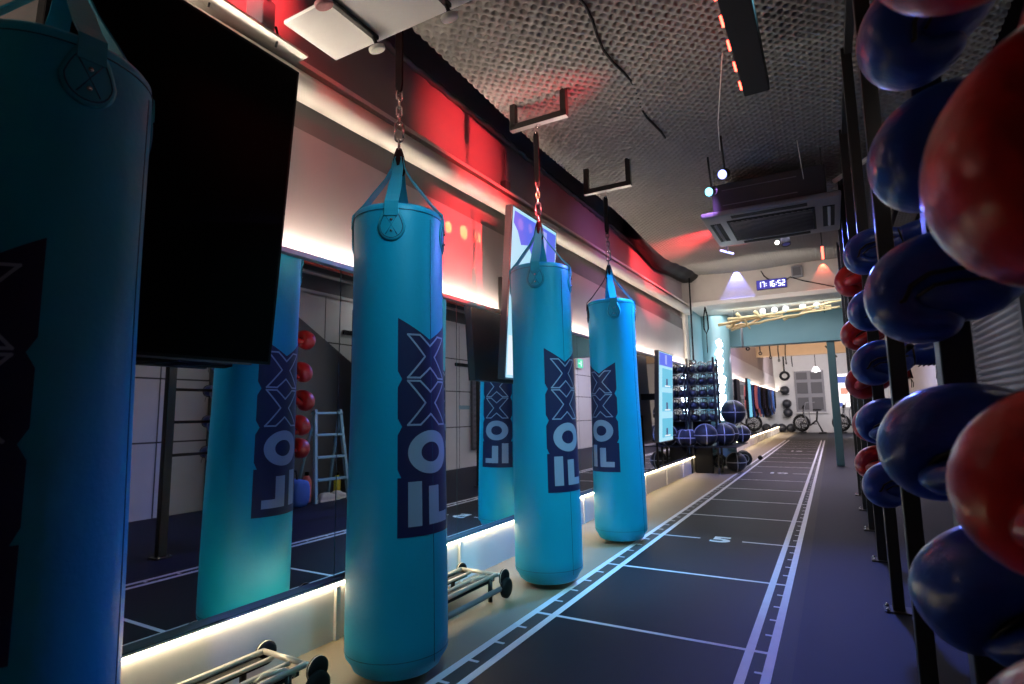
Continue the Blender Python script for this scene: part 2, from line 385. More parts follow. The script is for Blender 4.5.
# ------------------------------------------------------------------ punching bags
RB = .188; ZB = .026; ZT = 1.80
def bag_r(z):
    t = (z-ZB)/(ZT-ZB)
    return .195 - .014*t + .003*math.sin(PI*t*2.2)
def logo(parent, a0, z0):
    """navy plate with pale letters wrapped on the bag, reading upward; v>0 runs to the viewer's right"""
    def wrap(bm, pts, off, n=10, mm=6):
        a, bq, c, d = [Vector((*p, 0)) for p in pts]
        vs = []; fs = []
        for i in range(n+1):
            for j in range(mm+1):
                s_, t_ = i/n, j/mm
                p = a.lerp(bq, s_).lerp(d.lerp(c, s_), t_)
                v, u = p.x, p.y
                z = z0+u*1.035; r = bag_r(z)+off; th = a0+v/RB
                vs.append(Vector((r*math.cos(th), r*math.sin(th), z)))
        for i in range(n):
            for j in range(mm):
                k = i*(mm+1)+j; fs.append((k, k+mm+1, k+mm+2, k+1))
        bm._add(vs, fs, None, True)
    pb = MB(); e = .0012
    W = .136
    wrap(pb, [(-W, 0), (W, 0), (W, .205), (-W, .205)], e, 16)
    # O plate with rounded shoulders
    wrap(pb, [(-W*.90, .205), (W*.90, .205), (W, .235), (-W, .235)], e, 16, 2)
    wrap(pb, [(-W, .235), (W, .235), (W, .355), (-W, .355)], e, 16)
    wrap(pb, [(-W, .355), (W, .355), (W*.88, .385), (-W*.88, .385)], e, 16, 2)
    for k in range(2):
        u0 = .385+.172*k
        wrap(pb, [(-W*.88, u0), (W*.88, u0), (W, u0+.03), (-W, u0+.03)], e, 16, 2)
        wrap(pb, [(-W, u0+.03), (W, u0+.03), (W, u0+.142), (-W, u0+.142)], e, 16, 5)
        if k == 0: wrap(pb, [(-W, u0+.142), (W, u0+.142), (W*.88, u0+.172), (-W*.88, u0+.172)], e, 16, 2)
    ut = .385+.172+.142
    wrap(pb, [(-W, ut), (-.0, ut), (-.0, ut+.01), (-W, ut+.085)], e, 8, 4)
    wrap(pb, [(0, ut), (W, ut), (W, ut+.085), (0, ut+.01)], e, 8, 4)
    pl = pb.build('logo_plate', M_navy, parent, fixn=False)
    lt = MB(); e2 = .0024
    # F
    wrap(lt, [(-.098, .035), (-.045, .035), (-.045, .19), (-.098, .19)], e2, 5)
    wrap(lt, [(-.015, .035), (.037, .035), (.037, .17), (-.015, .17)], e2, 5)
    wrap(lt, [(.037, .035), (.098, .035), (.098, .072), (.037, .072)], e2, 5)
    lt.build('letter_f', M_print, pl, fixn=False)
    # O ring
    ob = MB(); uc = .292; n = 40
    for i in range(n):
        t0, t1 = 2*PI*i/n, 2*PI*(i+1)/n
        o_ = lambda t, a, c: (a*math.cos(t), uc+c*math.sin(t))
        wrap(ob, [o_(t0, .046, .036), o_(t0, .098, .078), o_(t1, .098, .078), o_(t1, .046, .036)], e2, 3, 1)
    ob.build('letter_o', M_print, pl, fixn=False)
    for k in range(2):
        xb = MB(); uc = .385+.172*k+.086; hh = .080; hv = .098; w_ = .050
        # X outline polygon (12 points)
        s_ = hh/hv
        A = [(-hv, hh), (-hv+w_, hh), (0, w_*s_), (hv-w_, hh), (hv, hh), (w_*.5+.0, 0), (hv, -hh), (hv-w_, -hh), (0, -w_*s_), (-hv+w_, -hh), (-hv, -hh), (-w_*.5, 0)]
        for i in range(12):
            p = Vector(A[i]); q = Vector(A[(i+1) % 12]); d = (q-p).normalized(); nn = Vector((-d.y, d.x))*.0034
            P_ = [p-nn-d*.003, q-nn+d*.003, q+nn+d*.003, p+nn-d*.003]
            wrap(xb, [(c.x, uc+c.y) for c in P_], e2, 6, 1)
        # the small inner V of the outline
        xb.build('letter_x', M_print, pl, fixn=False)
def strap_parts(parent, th, zt, mat_, back=False):
    # stitched pad on the wall of the bag
    pb = MB(); n = 22; vs = []; cz = zt-.098
    out = []
    for i in range(n):
        t = 2*PI*i/n; v = .056*math.cos(t); u = .062*math.sin(t)
        if u > 0: u *= 1.5; v *= (1-.35*(u/.093))
        out.append((v, u))
    def P(v, u, off): 
        r = bag_r(cz+u)+off; a = th+v/RB; return Vector((r*math.cos(a), r*math.sin(a), cz+u))
    rings = []
    for k, (sc, off) in enumerate(((1.0, .0003), (1.0, .004), (.86, .0055), (.5, .006), (.12, .006))):
        rings.append([P(v*sc, u*sc, off) for v, u in out])
    pb.loft(rings, False, True); pad = pb.build('strap_pad', mat_, parent)
    st = MB(); pts = [P(v*.80, u*.80, .0058) for v, u in out]; st.tube(pts, .0019, 4, closed=True); st.tube([P(-.022, -.035, .0062), P(.022, .04, .0062)], .0017, 4); st.tube([P(.022, -.035, .0062), P(-.022, .04, .0062)], .0017, 4)
    st.build('stitching', M_seam, pad)
    for u in (.022, -.022):
        rv = MB(); c = P(0, u, .0065); rv.ball(c, .0065, 2, (1, 1, 1)); rv.build('rivet', M_chrome, pad)
    # strap from pad up over the rim to the collar
    path = [(bag_r(cz+.04)+.007, cz+.04), (bag_r(zt-.02)+.007, zt-.03), (bag_r(zt-.02)+.005, zt), (.145, zt+.045), (.10, zt+.105), (.055, zt+.165), (.027, zt+.215), (.020, zt+.265)]
    sb = MB(); rings = []
    rd = Vector((math.cos(th), math.sin(th), 0)); tv = Vector((-math.sin(th), math.cos(th), 0))
    for i, (r, z) in enumerate(path):
        a = Vector((path[max(0, i-1)])); c = Vector((path[min(len(path)-1, i+1)])); d = (c-a).normalized(); nr = Vector((d.y, -d.x))
        w = .027 if i < 5 else (.022 if i < 7 else .014); c0 = rd*r+Vector((0, 0, z)); nv = rd*nr.x+Vector((0, 0, nr.y))
        h = .0022
        rings.append([c0-tv*w-nv*h, c0+tv*w-nv*h, c0+tv*w+nv*h, c0-tv*w+nv*h])
    sb.loft(rings, smooth=False); sb.build('strap', mat_, parent)
def make_bag(x, y, zt, ztop, strap_a, logo_a, label, logo2=True, blackstraps=()):
    t = thing('punching_bag', label, 'punching bag', (x+.012, y-.01, 0), rot=(R_(-.3), R_(-.7), 0), group='cyan punching bags hanging in a row')
    dz = zt-ZT
    global ZT_
    b = MB(); prof = []
    prof += [(.001, ZB+.012), (.08, ZB+.008), (.125, ZB+.004), (.150, ZB), (.166, ZB+.012), (.177, ZB+.035)]
    for i in range(30):
        z = ZB+.06+(zt-.02-ZB-.06)*i/29; prof.append((bag_r(z), z))
    prof += [(bag_r(zt)-.002, zt-.008), (bag_r(zt)-.008, zt), (bag_r(zt)-.02, zt-.004), (.10, zt-.012), (.001, zt-.014)]
    rings = []
    for r, z in prof:
        ring = []
        for j in range(64):
            a = 2*PI*j/64
            wr = 0
            if z < ZB+.09 and r > .1: wr = -.0035*max(0, 1-abs(z-ZB-.035)/.055)*(.5+.5*math.sin(a*16))*(.6+.4*math.sin(a*5+1))
            if z > zt-.09 and r > .1: wr = -.0022*max(0, 1-abs(z-zt+.04)/.05)*(.5+.5*math.sin(a*13+.4))
            ring.append(Vector(((r+wr)*math.cos(a), (r+wr)*math.sin(a), z)))
        rings.append(ring)
    b.loft(rings); body = b.build('bag_body', M_cyan, t)
    s = MB(); rr = bag_r(zt-.03)+.0004
    s.torus((0, 0, zt-.028), rr, .0016, None, 64, 6); s.torus((0, 0, ZB+.075), bag_r(ZB+.075), .0012, None, 64, 6)
    a = strap_a+R_(52); s.tube([(math.cos(a)*(bag_r(z)+.0002), math.sin(a)*(bag_r(z)+.0002), z) for z in [ZB+.05+(zt-.1-ZB)*i/16 for i in range(17)]], .0014, 5)
    s.build('seam', M_seam, t)
    for k in range(4): strap_parts(t, strap_a+k*PI/2, zt, M_blackstrap if k in blackstraps else M_strap)
    # collar, swivel, carabiner, links, sling
    zc = zt+.235
    c = MB(); c.lathe([(.012, zc+.075), (.020, zc+.05), (.027, zc+.02), (.029, zc-.02), (.024, zc-.04)], (0, 0, 0), 16); c.build('collar', M_blackstrap, t)
    RX = Euler((PI/2, 0, strap_a)).to_matrix().to_4x4(); RY = Euler((PI/2, 0, strap_a+PI/2)).to_matrix().to_4x4()
    def link(zz, h, w, r, M_, obm):
        pts = []
        for i in range(20):
            q = 2*PI*i/20; sg = 1 if math.sin(q) > 1e-6 else (-1 if math.sin(q) < -1e-6 else 0)
            pts.append(M_ @ Vector((w*math.cos(q), (h-w)*sg+w*math.sin(q), 0)) + Vector((0, 0, zz)))
        obm.tube(pts, r, 6, closed=True)
    z = zc+.066
    ch = MB(); link(z+.022, .030, .013, .0038, RX, ch); ch.build('swivel_link', M_chrome, t)
    cb = MB(); link(z+.088, .046, .017, .0045, RY, cb); cb.cyl(RY @ Vector((.017, -.03, 0))+Vector((0, 0, z+.088)), RY @ Vector((.017, .03, 0))+Vector((0, 0, z+.088)), .006, 8); cb.build('carabiner', M_chrome, t)
    zz = z+.146
    for k in range(4):
        l2 = MB(); link(zz, .024, .012, .0040, RX if k % 2 == 0 else RY, l2); l2.build('chain_link', M_chrome, t); zz += .037
    sl = MB(); sl.loft([[Vector((sx*w_, sy*.006, q)) for sx, sy in ((-1, -1), (1, -1), (1, 1), (-1, 1))] for q, w_ in ((zz-.025, .010), (zz+.01, .017), (max(zz+.03, ztop-.07), .017), (ztop-.045, .010))], smooth=False)
    sl.build('sling', M_blackstrap, t)
    hk = MB(); link(ztop-.030, .026, .013, .004, RX, hk); hk.build('hook', M_chrome, t)
    if logo_a is not None:
        logo(t, logo_a, .525)
        if logo2: logo(t, logo_a+PI, .525)
    an = MB(); an.cyl((0, 0, ZB+.012), (0, 0, .004), .014, 12); an.torus((0, 0, .012), .015, .004, Euler((PI/2, 0, .4)).to_matrix().to_4x4(), 16, 6); an.build('anchor_ring', M_blackm, t)
    return t
BAGS = [(-1.53, .57), (-1.535, 1.78), (-1.505, 3.06), (-1.47, 4.24)]
make_bag(*BAGS[0], 1.80, 2.80, R_(-6), R_(-62), 'nearest cyan punching bag, in shadow, at the left edge beside the black screen')
make_bag(*BAGS[1], 1.80, 2.80, R_(-58), R_(-8), 'cyan punching bag second from the camera, largest lit one, hanging below the white ceiling board')
make_bag(*BAGS[2], 1.85, 2.80, R_(-73), R_(-20), 'cyan punching bag hanging in front of the tilted bright screen')
make_bag(*BAGS[3], 1.83, 2.76, R_(-64), R_(-108), 'farthest cyan punching bag of the row, hanging from the farther ceiling bracket', blackstraps=(3,))
# ceiling brackets (U of square tube)
def bracket(x, y, z, lab):
    t = thing('bag_bracket', lab, 'bracket', (x, y, z), group='U shaped bag brackets')
    w = .18; top = ceil_z(y)-z+.03
    m = MB(); m.box((0, 0, .022), (2*w+.044, .04, .04), None, .003); m.build('cross_bar', M_blackm, t)
    m = MB(); m.box((0, 0, .0015), (2*w+.04, .038, .004)); m.build('bottom_plate', M_steelface, t)
    for s in (-1, 1):
        m = MB(); m.box((s*w, 0, .022+top/2), (.04, .04, top), None, .003); m.build('upright', M_blackm, t)
        m = MB(); m.box((s*w, 0, top-.02), (.08, .08, .006), None, .001); m.build('fixing_plate', M_blackm, t)
    m = MB(); m.torus((0, 0, -.008), .012, .0035, Euler((PI/2, 0, .5)).to_matrix().to_4x4(), 16, 6); m.build('eye_bolt', M_chrome, t)
    return t
bracket(-1.505, 3.06, 2.80, 'black U shaped ceiling bracket, the nearer and larger of the two in view')
bracket(-1.47, 4.24, 2.76, 'black U shaped ceiling bracket holding the farthest bag')
bracket(-1.535, 1.78, 2.80, 'black bracket above the white ceiling board, mostly hidden, holding the second bag')

# ------------------------------------------------------------------ screens
def screen(y0, y1, ztop, zbot, xtop, xbot, lab, kind):
    t = thing('wall_screen', lab, 'screen', (0, 0, 0), group='portrait wall screens')
    yc = (y0+y1)/2; L = math.hypot(ztop-zbot, xtop-xbot); tilt = math.atan2(xtop-xbot, ztop-zbot)
    M = Matrix.Translation(((xtop+xbot)/2, yc, (ztop+zbot)/2)) @ Matrix.Rotation(tilt, 4, 'Y')
    w = y1-y0; h = L
    def B(bm, a, c, bev=0):
        bm.box(M @ Vector([(p+q)/2 for p, q in zip(a, c)]), [abs(q-p) for p, q in zip(a, c)], Matrix.Rotation(tilt, 4, 'Y'), bev)
    m = MB(); B(m, (-.055, -w/2, -h/2), (-.003, w/2, h/2), .004); m.build('housing', M_black if kind == 'off' else M_dgrey, t)
    m = MB(); B(m, (-.004, -w/2+.001, -h/2+.001), (.0, w/2-.001, h/2-.001)); m.build('bezel', M_black if kind == 'off' else M_chrome, t)
    g = .012
    m = MB(); B(m, (-.002, -w/2+g, -h/2+g), (.0012, w/2-g, h/2-g)); p = m.build('screen_glass', M_screenoff if kind == 'off' else E_scr_bg, t)
    def rect(ya, yb, za, zb, mt, nm, d=.0022):
        m = MB(); B(m, (0, ya*w/2, za*h/2), (d, yb*w/2, zb*h/2)); m.build(nm, mt, p)
    if kind == 'list':
        rect(-.94, .94, .68, .96, E_scr_blue, 'header_bar'); rect(-.15, .1, .72, .93, E_scr_lav, 'header_mark', .003)
        for z in (.20, -.33, -.90):
            rect(-.55, .94, z, z+.42, E_scr_cyan, 'picture'); rect(.0, .2, z+.05, z+.2, E_scr_dark, 'figure_shape', .003); rect(-.2, .6, z+.02, z+.05, E_scr_white, 'caption_bar', .003)
    if kind == 'art':
        m = MB()
        poly = [(-.9, .94), (.94, .94), (.94, .3), (.6, .42), (.35, .35), (.2, .55), (-.1, .5), (-.3, .62), (-.6, .58), (-.75, .72), (-.93, .8)]
        m.prism([(v*w/2, u*h/2) for v, u in poly], .002, M @ Matrix(((0, 0, 1, 0), (1, 0, 0, 0), (0, 1, 0, 0), (0, 0, 0, 1)))); m.build('blue_shape', E_scr_blue, p)
        rect(-.05, .5, .55, .9, E_scr_lav, 'lavender_shape', .003)
        rect(-.93, .93, -.95, -.5, E_scr_white, 'pale_band')
    if kind == 'off':
        m = MB(); B(m, (-.012, -w*.22, -h/2-.006), (.004, w*.40, -h/2+.001), .001); m.build('sensor_bar', M_dgrey, t)
    # mount
    m = MB(); xm = -2.010
    c = M @ Vector((-.055, 0, 0)); m.b2((xm-.01, yc-.12, c.z-.16), (xm+.012, yc+.12, c.z+.16)); m.box(((c.x+xm)/2, yc, c.z), (abs(c.x-xm)+.02, .1, .08)); m.build('wall_mount', M_blackm, t)
    return t
screen(.60, 1.405, 2.32, 1.165, -1.737, -1.845, 'large black switched off screen leaning out of the wall beside the nearest bag', 'off')
screen(3.17, 3.87, 2.36, 1.19, -1.765, -1.845, 'lit portrait screen with blue shapes, tilted behind the third bag', 'art')
ts = screen(6.78, 7.46, 1.70, .585, -1.78, -1.83, 'lit portrait screen with three stacked pictures, low before the ball rack', 'list')
m = MB(); m.cyl((-1.90, 6.95, .27), (-1.90, 6.95, .9), .012, 10); m.box((-1.89, 6.95, .9), (.06, .1, .03)); m.box((-1.93, 6.95, .262), (.06, .1, .01), None, .002); m.build('support_pole', M_blackm, ts)

# ------------------------------------------------------------------ boxing gloves and rack
def ellipse_ring(x, zc, hh, hw, n=28, yc=0, pw=2.3, tilt=0):
    out = []
    for j in range(n):
        a = 2*PI*j/n; c, s = math.cos(a), math.sin(a)
        yy = hw*math.copysign(abs(c)**(2/pw), c); zz = hh*math.copysign(abs(s)**(2/pw), s)
        out.append(Vector((x-zz*tilt, yc+yy, zc+zz)))
    return out
def make_glove(M_shell, label):
    t = thing('boxing_glove', label, 'boxing glove')
    g = MB()
    path = [(.066, .000, .043, .048), (.095, .004, .050, .052), (.130, .012, .058, .060), (.170, .018, .062, .067), (.210, .016, .062, .071), (.245, .002, .058, .071), (.266, -.024, .052, .069), (.268, -.054, .046, .066), (.250, -.078, .040, .061), (.220, -.088, .034, .054), (.190, -.084, .026, .044), (.175, -.080, .010, .020)]
    fine = []
    for i in range(len(path)-1):
        p0, p1, p2, p3 = path[max(0, i-1)], path[i], path[i+1], path[min(len(path)-1, i+2)]
        for k in range(4):
            q = k/4; fine.append(tuple(.5*((2*b_)+(c_-a_)*q+(2*a_-5*b_+4*c_-d_)*q*q+(-a_+3*b_-3*c_+d_)*q**3) for a_, b_, c_, d_ in zip(p0, p1, p2, p3)))
    path = fine+[path[-1]]
    rings = []; n = len(path)
    for i, (px, pz, hh, hw) in enumerate(path):
        a = path[max(0, i-1)]; c = path[min(n-1, i+1)]; tx, tz = c[0]-a[0], c[1]-a[1]; L = math.hypot(tx, tz); nx, nz = -tz/L, tx/L
        ring = []
        for j in range(28):
            q = 2*PI*j/28; cc, ss = math.cos(q), math.sin(q)
            yy = hw*math.copysign(abs(cc)**(2/2.4), cc); oo = hh*math.copysign(abs(ss)**(2/2.4), ss)
            ring.append(Vector((px+nx*oo, yy, pz+nz*oo)))
        rings.append(ring)
    g.loft(rings)
    # palm pad under the curl
    g.loft([ellipse_ring(x, zz_, a, b_, 24) for x, zz_, a, b_ in ((.070, -.012, .020, .034), (.085, -.022, .034, .048), (.115, -.034, .044, .057), (.150, -.042, .048, .062), (.190, -.044, .046, .064), (.225, -.042, .036, .058), (.245, -.040, .020, .044))])
    sh = g.build('shell', M_shell, t)
    th = MB(); pts = [(.080, .030, -.010), (.105, .058, -.016), (.140, .084, -.026), (.180, .096, -.040), (.218, .090, -.054), (.246, .074, -.062), (.260, .060, -.064), (.265, .054, -.064)]
    th.tube(pts, [.016, .028, .032, .033, .031, .026, .015, .004], 16); th.build('thumb', M_shell, t)
    cf = MB(); rings = [ellipse_ring(x, 0, a, b_, 28, 0, 2.2) for x, a, b_ in ((-.015, .046, .050), (-.012, .050, .054), (.02, .051, .055), (.055, .047, .051), (.072, .044, .048), (.078, .043, .047))]
    cf.loft(rings); cf.build('cuff', M_shell, t)
    tr = MB(); tr.tube(ellipse_ring(.078, 0, .0445, .0485, 28, 0, 2.2), .0045, 6, closed=True); tr.tube(ellipse_ring(-.013, 0, .049, .053, 28, 0, 2.2), .005, 6, closed=True)
    # seam running round the fist between back and palm
    seam = [(.100, -.052, -.010), (.140, -.060, -.012), (.180, -.069, -.010), (.215, -.072, -.012), (.244, -.072, -.028), (.258, -.066, -.052)]
    seam3 = [(x-.004, y*1.0, z-.022) for x, y, z in seam[1:-1]]
    tr.tube(seam3, .003, 6); tr.tube([(x, -y, z) for x, y, z in seam3], .003, 6)
    tr.tube(seam+[(.300, -.045, -.060), (.308, 0, -.062), (.300, .045, -.060)]+[(x, -y, z) for x, y, z in reversed(seam)], .0042, 6); tr.build('trim_piping', M_gblack, t)
    lc = MB()
    for i in range(4): lc.tube([(.0+.018*i, -.025, -.049), (.009+.018*i, 0, -.053), (.0+.018*i, .025, -.049)], .0022, 5)
    lc.tube([(-.005, -.02, -.05), (-.012, -.022, -.075), (-.004, -.024, -.10)], .0022, 5); lc.tube([(-.005, .01, -.05), (-.004, .014, -.08), (.004, .012, -.11)], .0022, 5)
    lc.build('laces', M_gblack, t)
    return t
LV = [.70, .94, 1.18, 1.42, 1.68]
lvn = ['lowest', 'second lowest', 'middle', 'second highest', 'highest']
proto = {}
def place_glove(col, x, y, z, rot, lab, grp):
    M_ = M_red if col == 'red' else M_blue
    if col not in proto: o = make_glove(M_, lab); proto[col] = o; o['group'] = grp; o.location = (x, y, z); o.rotation_euler = rot
    else: o = dup(proto[col], (x, y, z), rot, lab, grp)
    return o
# local +x is the fist; facing the lane = rotate pi about z
GS = .90
for i, z in enumerate(LV):
    rr = [(R_(10), R_(4), PI+.10), (R_(-12), R_(2), PI-.05), (R_(6), R_(3), PI+.06), (R_(-6), R_(8), PI+.12), (R_(8), R_(12), PI-.04)][i]
    place_glove('blue', .362, 2.75, z, rr, 'blue boxing glove, %s of the farther blue column on the right rack' % lvn[i], 'blue gloves in the farther column')
for i, z in enumerate(LV):
    rr = [(R_(10), R_(-8), PI+.05), (R_(-20), R_(4), PI+.10), (R_(14), R_(10), PI-.1), (R_(-8), R_(6), PI+.12), (R_(10), R_(-4), PI)][i]
    place_glove('red', .345+(.02 if i < 2 else 0), 3.50, z-.02, rr, 'red boxing glove, %s of the farther red column just behind the blue ones' % lvn[i], 'red gloves in the farther column')
for i, z in enumerate(LV):
    rr = [(R_(-30), R_(22), PI+.25), (R_(-14), R_(2), PI+.05), (R_(4), R_(4), PI-.05), (R_(5), R_(30), PI+.18), (R_(-6), R_(30), PI+.1)][i]
    place_glove('blue', .345-[0, 0, 0, .02, .015][i], 1.14, z+[.09, .0, .02, .08, .05][i], rr, 'dark blue boxing glove, %s of the nearer blue column on the right rack' % lvn[i], 'blue gloves in the nearer column')
NR = [(.355, .66, .735, (R_(10), R_(10), PI+.1)), (.366, .66, .955, (R_(5), R_(10), PI-.25)), (.238, .66, 1.352, (R_(5), R_(64), PI+.32)), (.345, .66, 1.475, (R_(10), R_(4), PI+.1))]
for i, (x, y, z, rr) in enumerate(NR):
    place_glove('red', x, y, z, rr, 'blurred red boxing glove at the right edge, %s of the nearest column' % ['lowest', 'second lowest', 'second highest', 'highest'][i], 'red gloves in the nearest column')
for o in COL.objects:
    if o.name.startswith('boxing_glove') and o.parent is None: o.scale = (GS, GS, GS)
LEFT = ['highest of the farther blue', 'second highest of the farther blue', 'middle of the farther blue', 'lowest of the farther blue', 'middle of the nearer blue', 'second highest of the nearer blue', 'highest of the nearer blue']
for o in COL.objects:
    if o.name.startswith('boxing_glove') and o.parent is None and any(', '+q in o['label'] for q in LEFT): o.scale = (GS, -GS, GS)
rk = thing('glove_rack', 'black steel boxing glove rack of floor bolted posts along the right side', 'rack', (.215, 0, 0))
for k in range(0, 8):
    y = .29+1.03*k
    m = MB(); m.box((-.01, y, 1.45), (.05, .06, 2.90), None, .004); po = m.build('post', M_blackm, rk)
    m = MB(); m.box((-.01, y, .004), (.12, .11, .008), None, .002); m.build('base_plate', M_blackm, po)
    for sy in (-1, 1):
        m = MB(); m.lathe([(.009, .008), (.009, .014), (.005, .02), (.001, .021)], (-.055, y+sy*.038, 0), 10); m.build('bolt', M_chrome, po)
def peg(x0, y, z, ypost):
    m = MB(); m.tube([(.035-.0, ypost+(.02 if y > ypost else -.02), z), (.035, y, z), (x0, y, z)], .011, 10); m.build('peg', M_blackm, rk)
for yy, yp in ((2.75, 2.35), (3.50, 3.38), (1.14, 1.32)):
    for z in LV: peg(.09, yy, z, yp)
for (x, y, z, rr) in NR: peg(x-.215-.05, y, z, .29)
m = MB(); m.b2((-.02, .29, 2.86), (.02, 7.5, 2.90), .003); m.build('top_rail', M_blackm, rk)
# foam clad partition behind the rack (horizontal ridges) and foam further on
def ridges(nm, lab, x, y0, y1, z0, z1, p, flipx=-1):
    t = thing(nm, lab, 'foam panel', (x, 0, 0))
    m = MB(); m.b2((0, y0, z0), (.05, y1, z1)); m.build('backing_board', M_dgrey, t)
    m = MB(); n = int((z1-z0)/p); pts = []
    for i in range(n*6+1):
        zz = z0+(z1-z0)*i/(n*6); d = .035*abs(math.sin(PI*(i/6)))+.002; pts.append((-d, zz))
    rings = [[Vector((d, y, z)) for d, z in pts]+[Vector((.002, y, z1)), Vector((.002, y, z0))] for y in (y0, y1)]
    m.loft(rings); m.build('ridged_foam', M_foamw, t)
    return t
fp = ridges('acoustic_partition', 'ridged grey acoustic panel with a bright metal edge, seen between the rack posts', XR-.06, 8.8, 13.5, .3, 2.5, .10)
m = MB(); m.b2((-.05, 13.5, .3), (.0, 13.56, 2.5), .003); m.build('metal_edge', M_chrome, fp)

fp2 = ridges('acoustic_partition', 'ridged grey acoustic partition standing just behind the nearest red gloves', 1.2, 5.15, 6.5, .0, 2.3, .055)

# ------------------------------------------------------------------ ceiling fittings
t = thing('ceiling_board', 'white board hung under the foam ceiling above the second bag', 'ceiling board', (0, 0, 0))
m = MB(); m.b2((-1.765, 1.345, 2.50), (-.80, 1.615, 2.516), .002); m.build('board', M_white, t)
m = MB(); m.b2((-1.6, 1.46, 2.514), (-1.56, 1.50, 3.03)); m.b2((-1.1, 1.46, 2.514), (-1.06, 1.50, 3.03)); m.build('hanger', M_blackm, t)
def disc_spot(x, y, z, lab, mt, L=.36):
    t = thing('track_spotlight', lab, 'spotlight', (x, y, z), group='spotlights under the white board')
    m = MB(); m.lathe([(.001, -.010), (.030, -.010), (.033, -.006), (.033, .006), (.02, .012), (.001, .012)], (0, 0, 0), 28, Euler((R_(22), R_(-8), 0)).to_matrix().to_4x4()); m.build('lamp_head', mt, t)
    m = MB(); m.cyl((0, 0, .015), (0, -.03, .045), .008, 8); m.box((0, -L/2, .043), (.022, L, .018), None, .003); m.build('rail_arm', M_blackm, t)
    return t
M_disc = mat('cream_lamp_face', (.85, .78, .66), .5)
M_pinkd = mat('rose_lamp_face', (.6, .25, .25), .5)
disc_spot(-1.50, 1.585, 2.445, 'round cream spotlight at end of black rail below the white board edge', M_disc)
disc_spot(-1.14, 1.585, 2.445, 'round cream spotlight at the right corner of the white board', M_disc)
disc_spot(-1.49, 1.30, 2.445, 'pinkish round spotlight near the top edge of the picture', M_pinkd, .2)
# dark box with rod on the trim
t = thing('wall_speaker', 'small dark box speaker on a bracket on the cream trim above the black screen', 'speaker', (-1.93, 1.36, 2.56))
m = MB(); m.box((0, 0, .05), (.09, .07, .13), (0, 0, .2), .006); m.build('speaker_body', M_grey, t)
m = MB(); m.cyl((.02, 0, .09), (.25, -.08, .14), .005, 8); m.build('rod', M_chrome, t)
# tray piece on the trim
t = thing('cable_tray', 'cream cable tray end on the wall trim left of second bag', 'cable tray', (-1.90, 1.15, 2.507))
m = MB(); m.box((0, 0, .0), (.10, .78, .012), None, .002); m.build('tray', M_trim, t)
m = MB(); m.tube([(.02, .25, -.03), (.025, .255, .02), (.015, .25, .06)], .005, 6); m.tube([(-.01, -.02, -.02), (0, -.02, .01), (.0, -.015, .05)], .004, 6); m.build('cable_tie', M_black, t)
# wall box between
t = thing('junction_box', 'small dark junction box on the red lit upper wall above the lit screen', 'junction box', (-2.035, 3.55, 2.66))
m = MB(); m.box((0, 0, 0), (.05, .07, .10), None, .006); m.build('box', M_dgrey, t)
m = MB(); m.cyl((0, .0, .05), (0, .0, .30), .008, 8); m.build('conduit', M_grey, t)
# heater bar with red leds
t = thing('led_bar', 'black ceiling fixture with a row of red lamps along its edge', 'light fixture', (-.16, 0, 2.70))
m = MB(); m.b2((-.14, 1.0, 0), (-.01, 3.22, .07), .006); m.build('housing', M_black, t)
for i in range(11):
    y = 1.15+.195*i
    m = MB(); m.b2((-.150, y-.04, .003), (-.138, y+.04, .011)); m.build('red_lamp', E_red, t)
m = MB(); m.cyl((-.06, 3.0, .07), (-.06, 3.0, .36), .006, 8); m.cyl((-.06, 1.3, .07), (-.06, 1.3, .36), .006, 8); m.build('hanger_rod', M_blackm, t)
# small ceiling projector
t = thing('ceiling_spotlight', 'small black and silver spotlight on the foam ceiling near the top edge', 'spotlight', (-.50, 2.34, ceil_z(2.34)-.03))
m = MB(); m.box((0, 0, -.02), (.06, .09, .05), (0, .2, .3), .008); m.build('lamp_body', M_blackm, t)
m = MB(); m.ball((-.03, -.04, -.04), .022, 2); m.build('lens', M_chrome, t)
m = MB(); m.tube([(.0, .05, -.02), (.05, .12, -.05), (.10, .16, -.03), (.12, .2, .01)], .003, 5); m.build('cable', M_black, t)
def par(x, y, z, mt, lab, d=(0, .3, -1), sz=.035, rod=None):
    t = thing('ceiling_stage_light', lab, 'stage light', (x, y, z))
    D = Vector(d).normalized(); q = D.to_track_quat('Z', 'Y').to_matrix().to_4x4()
    m = MB(); m.lathe([(.001, -.10), (sz*.8, -.10), (sz*1.1, -.07), (sz*1.15, 0), (sz*1.02, .002), (sz*1.0, -.006)], (0, 0, 0), 20, q, cap=False); m.build('lamp_can', M_blackm, t)
    m = MB(); m.lathe([(.001, -.004), (sz*.7, -.004), (sz, -.008), (sz, -.012), (.001, -.012)], (0, 0, 0), 20, q); m.build('lens', mt, t)
    top = ceil_z(y)-z
    m = MB(); m.cyl(tuple(D*-.06), (0, .0, max(.05, top+.07)), .008, 8); m.build('yoke', M_blackm, t)
    return t
par(-.585, 4.25, 2.70, E_blue, 'bright blue stage light at the upper left corner of the air conditioner', (-.25, -1, -.45))
par(-.735, 4.55, 2.70, E_cyanl, 'bright cyan stage light left of the air conditioner', (-.3, -1, -.4))
t = thing('ceiling_tube_light', 'short blue light tube on the foam ceiling before the clock beam', 'light fixture', (-.93, 6.75, 2.78))
m = MB(); m.cyl((-.05, -.1, 0), (.05, .12, 0), .013, 10); m.build('tube', E_blue, t); m = MB(); m.box((0, 0, .135), (.03, .03, .27)); m.cyl((0, 0, .2), (0, 0, .36), .01, 8); m.build('holder', M_blackm, t)
par(-.375, 6.3, 2.68, E_white, 'tiny white spotlight hanging beyond the air conditioner', (-.1, -1, -.3), .02)
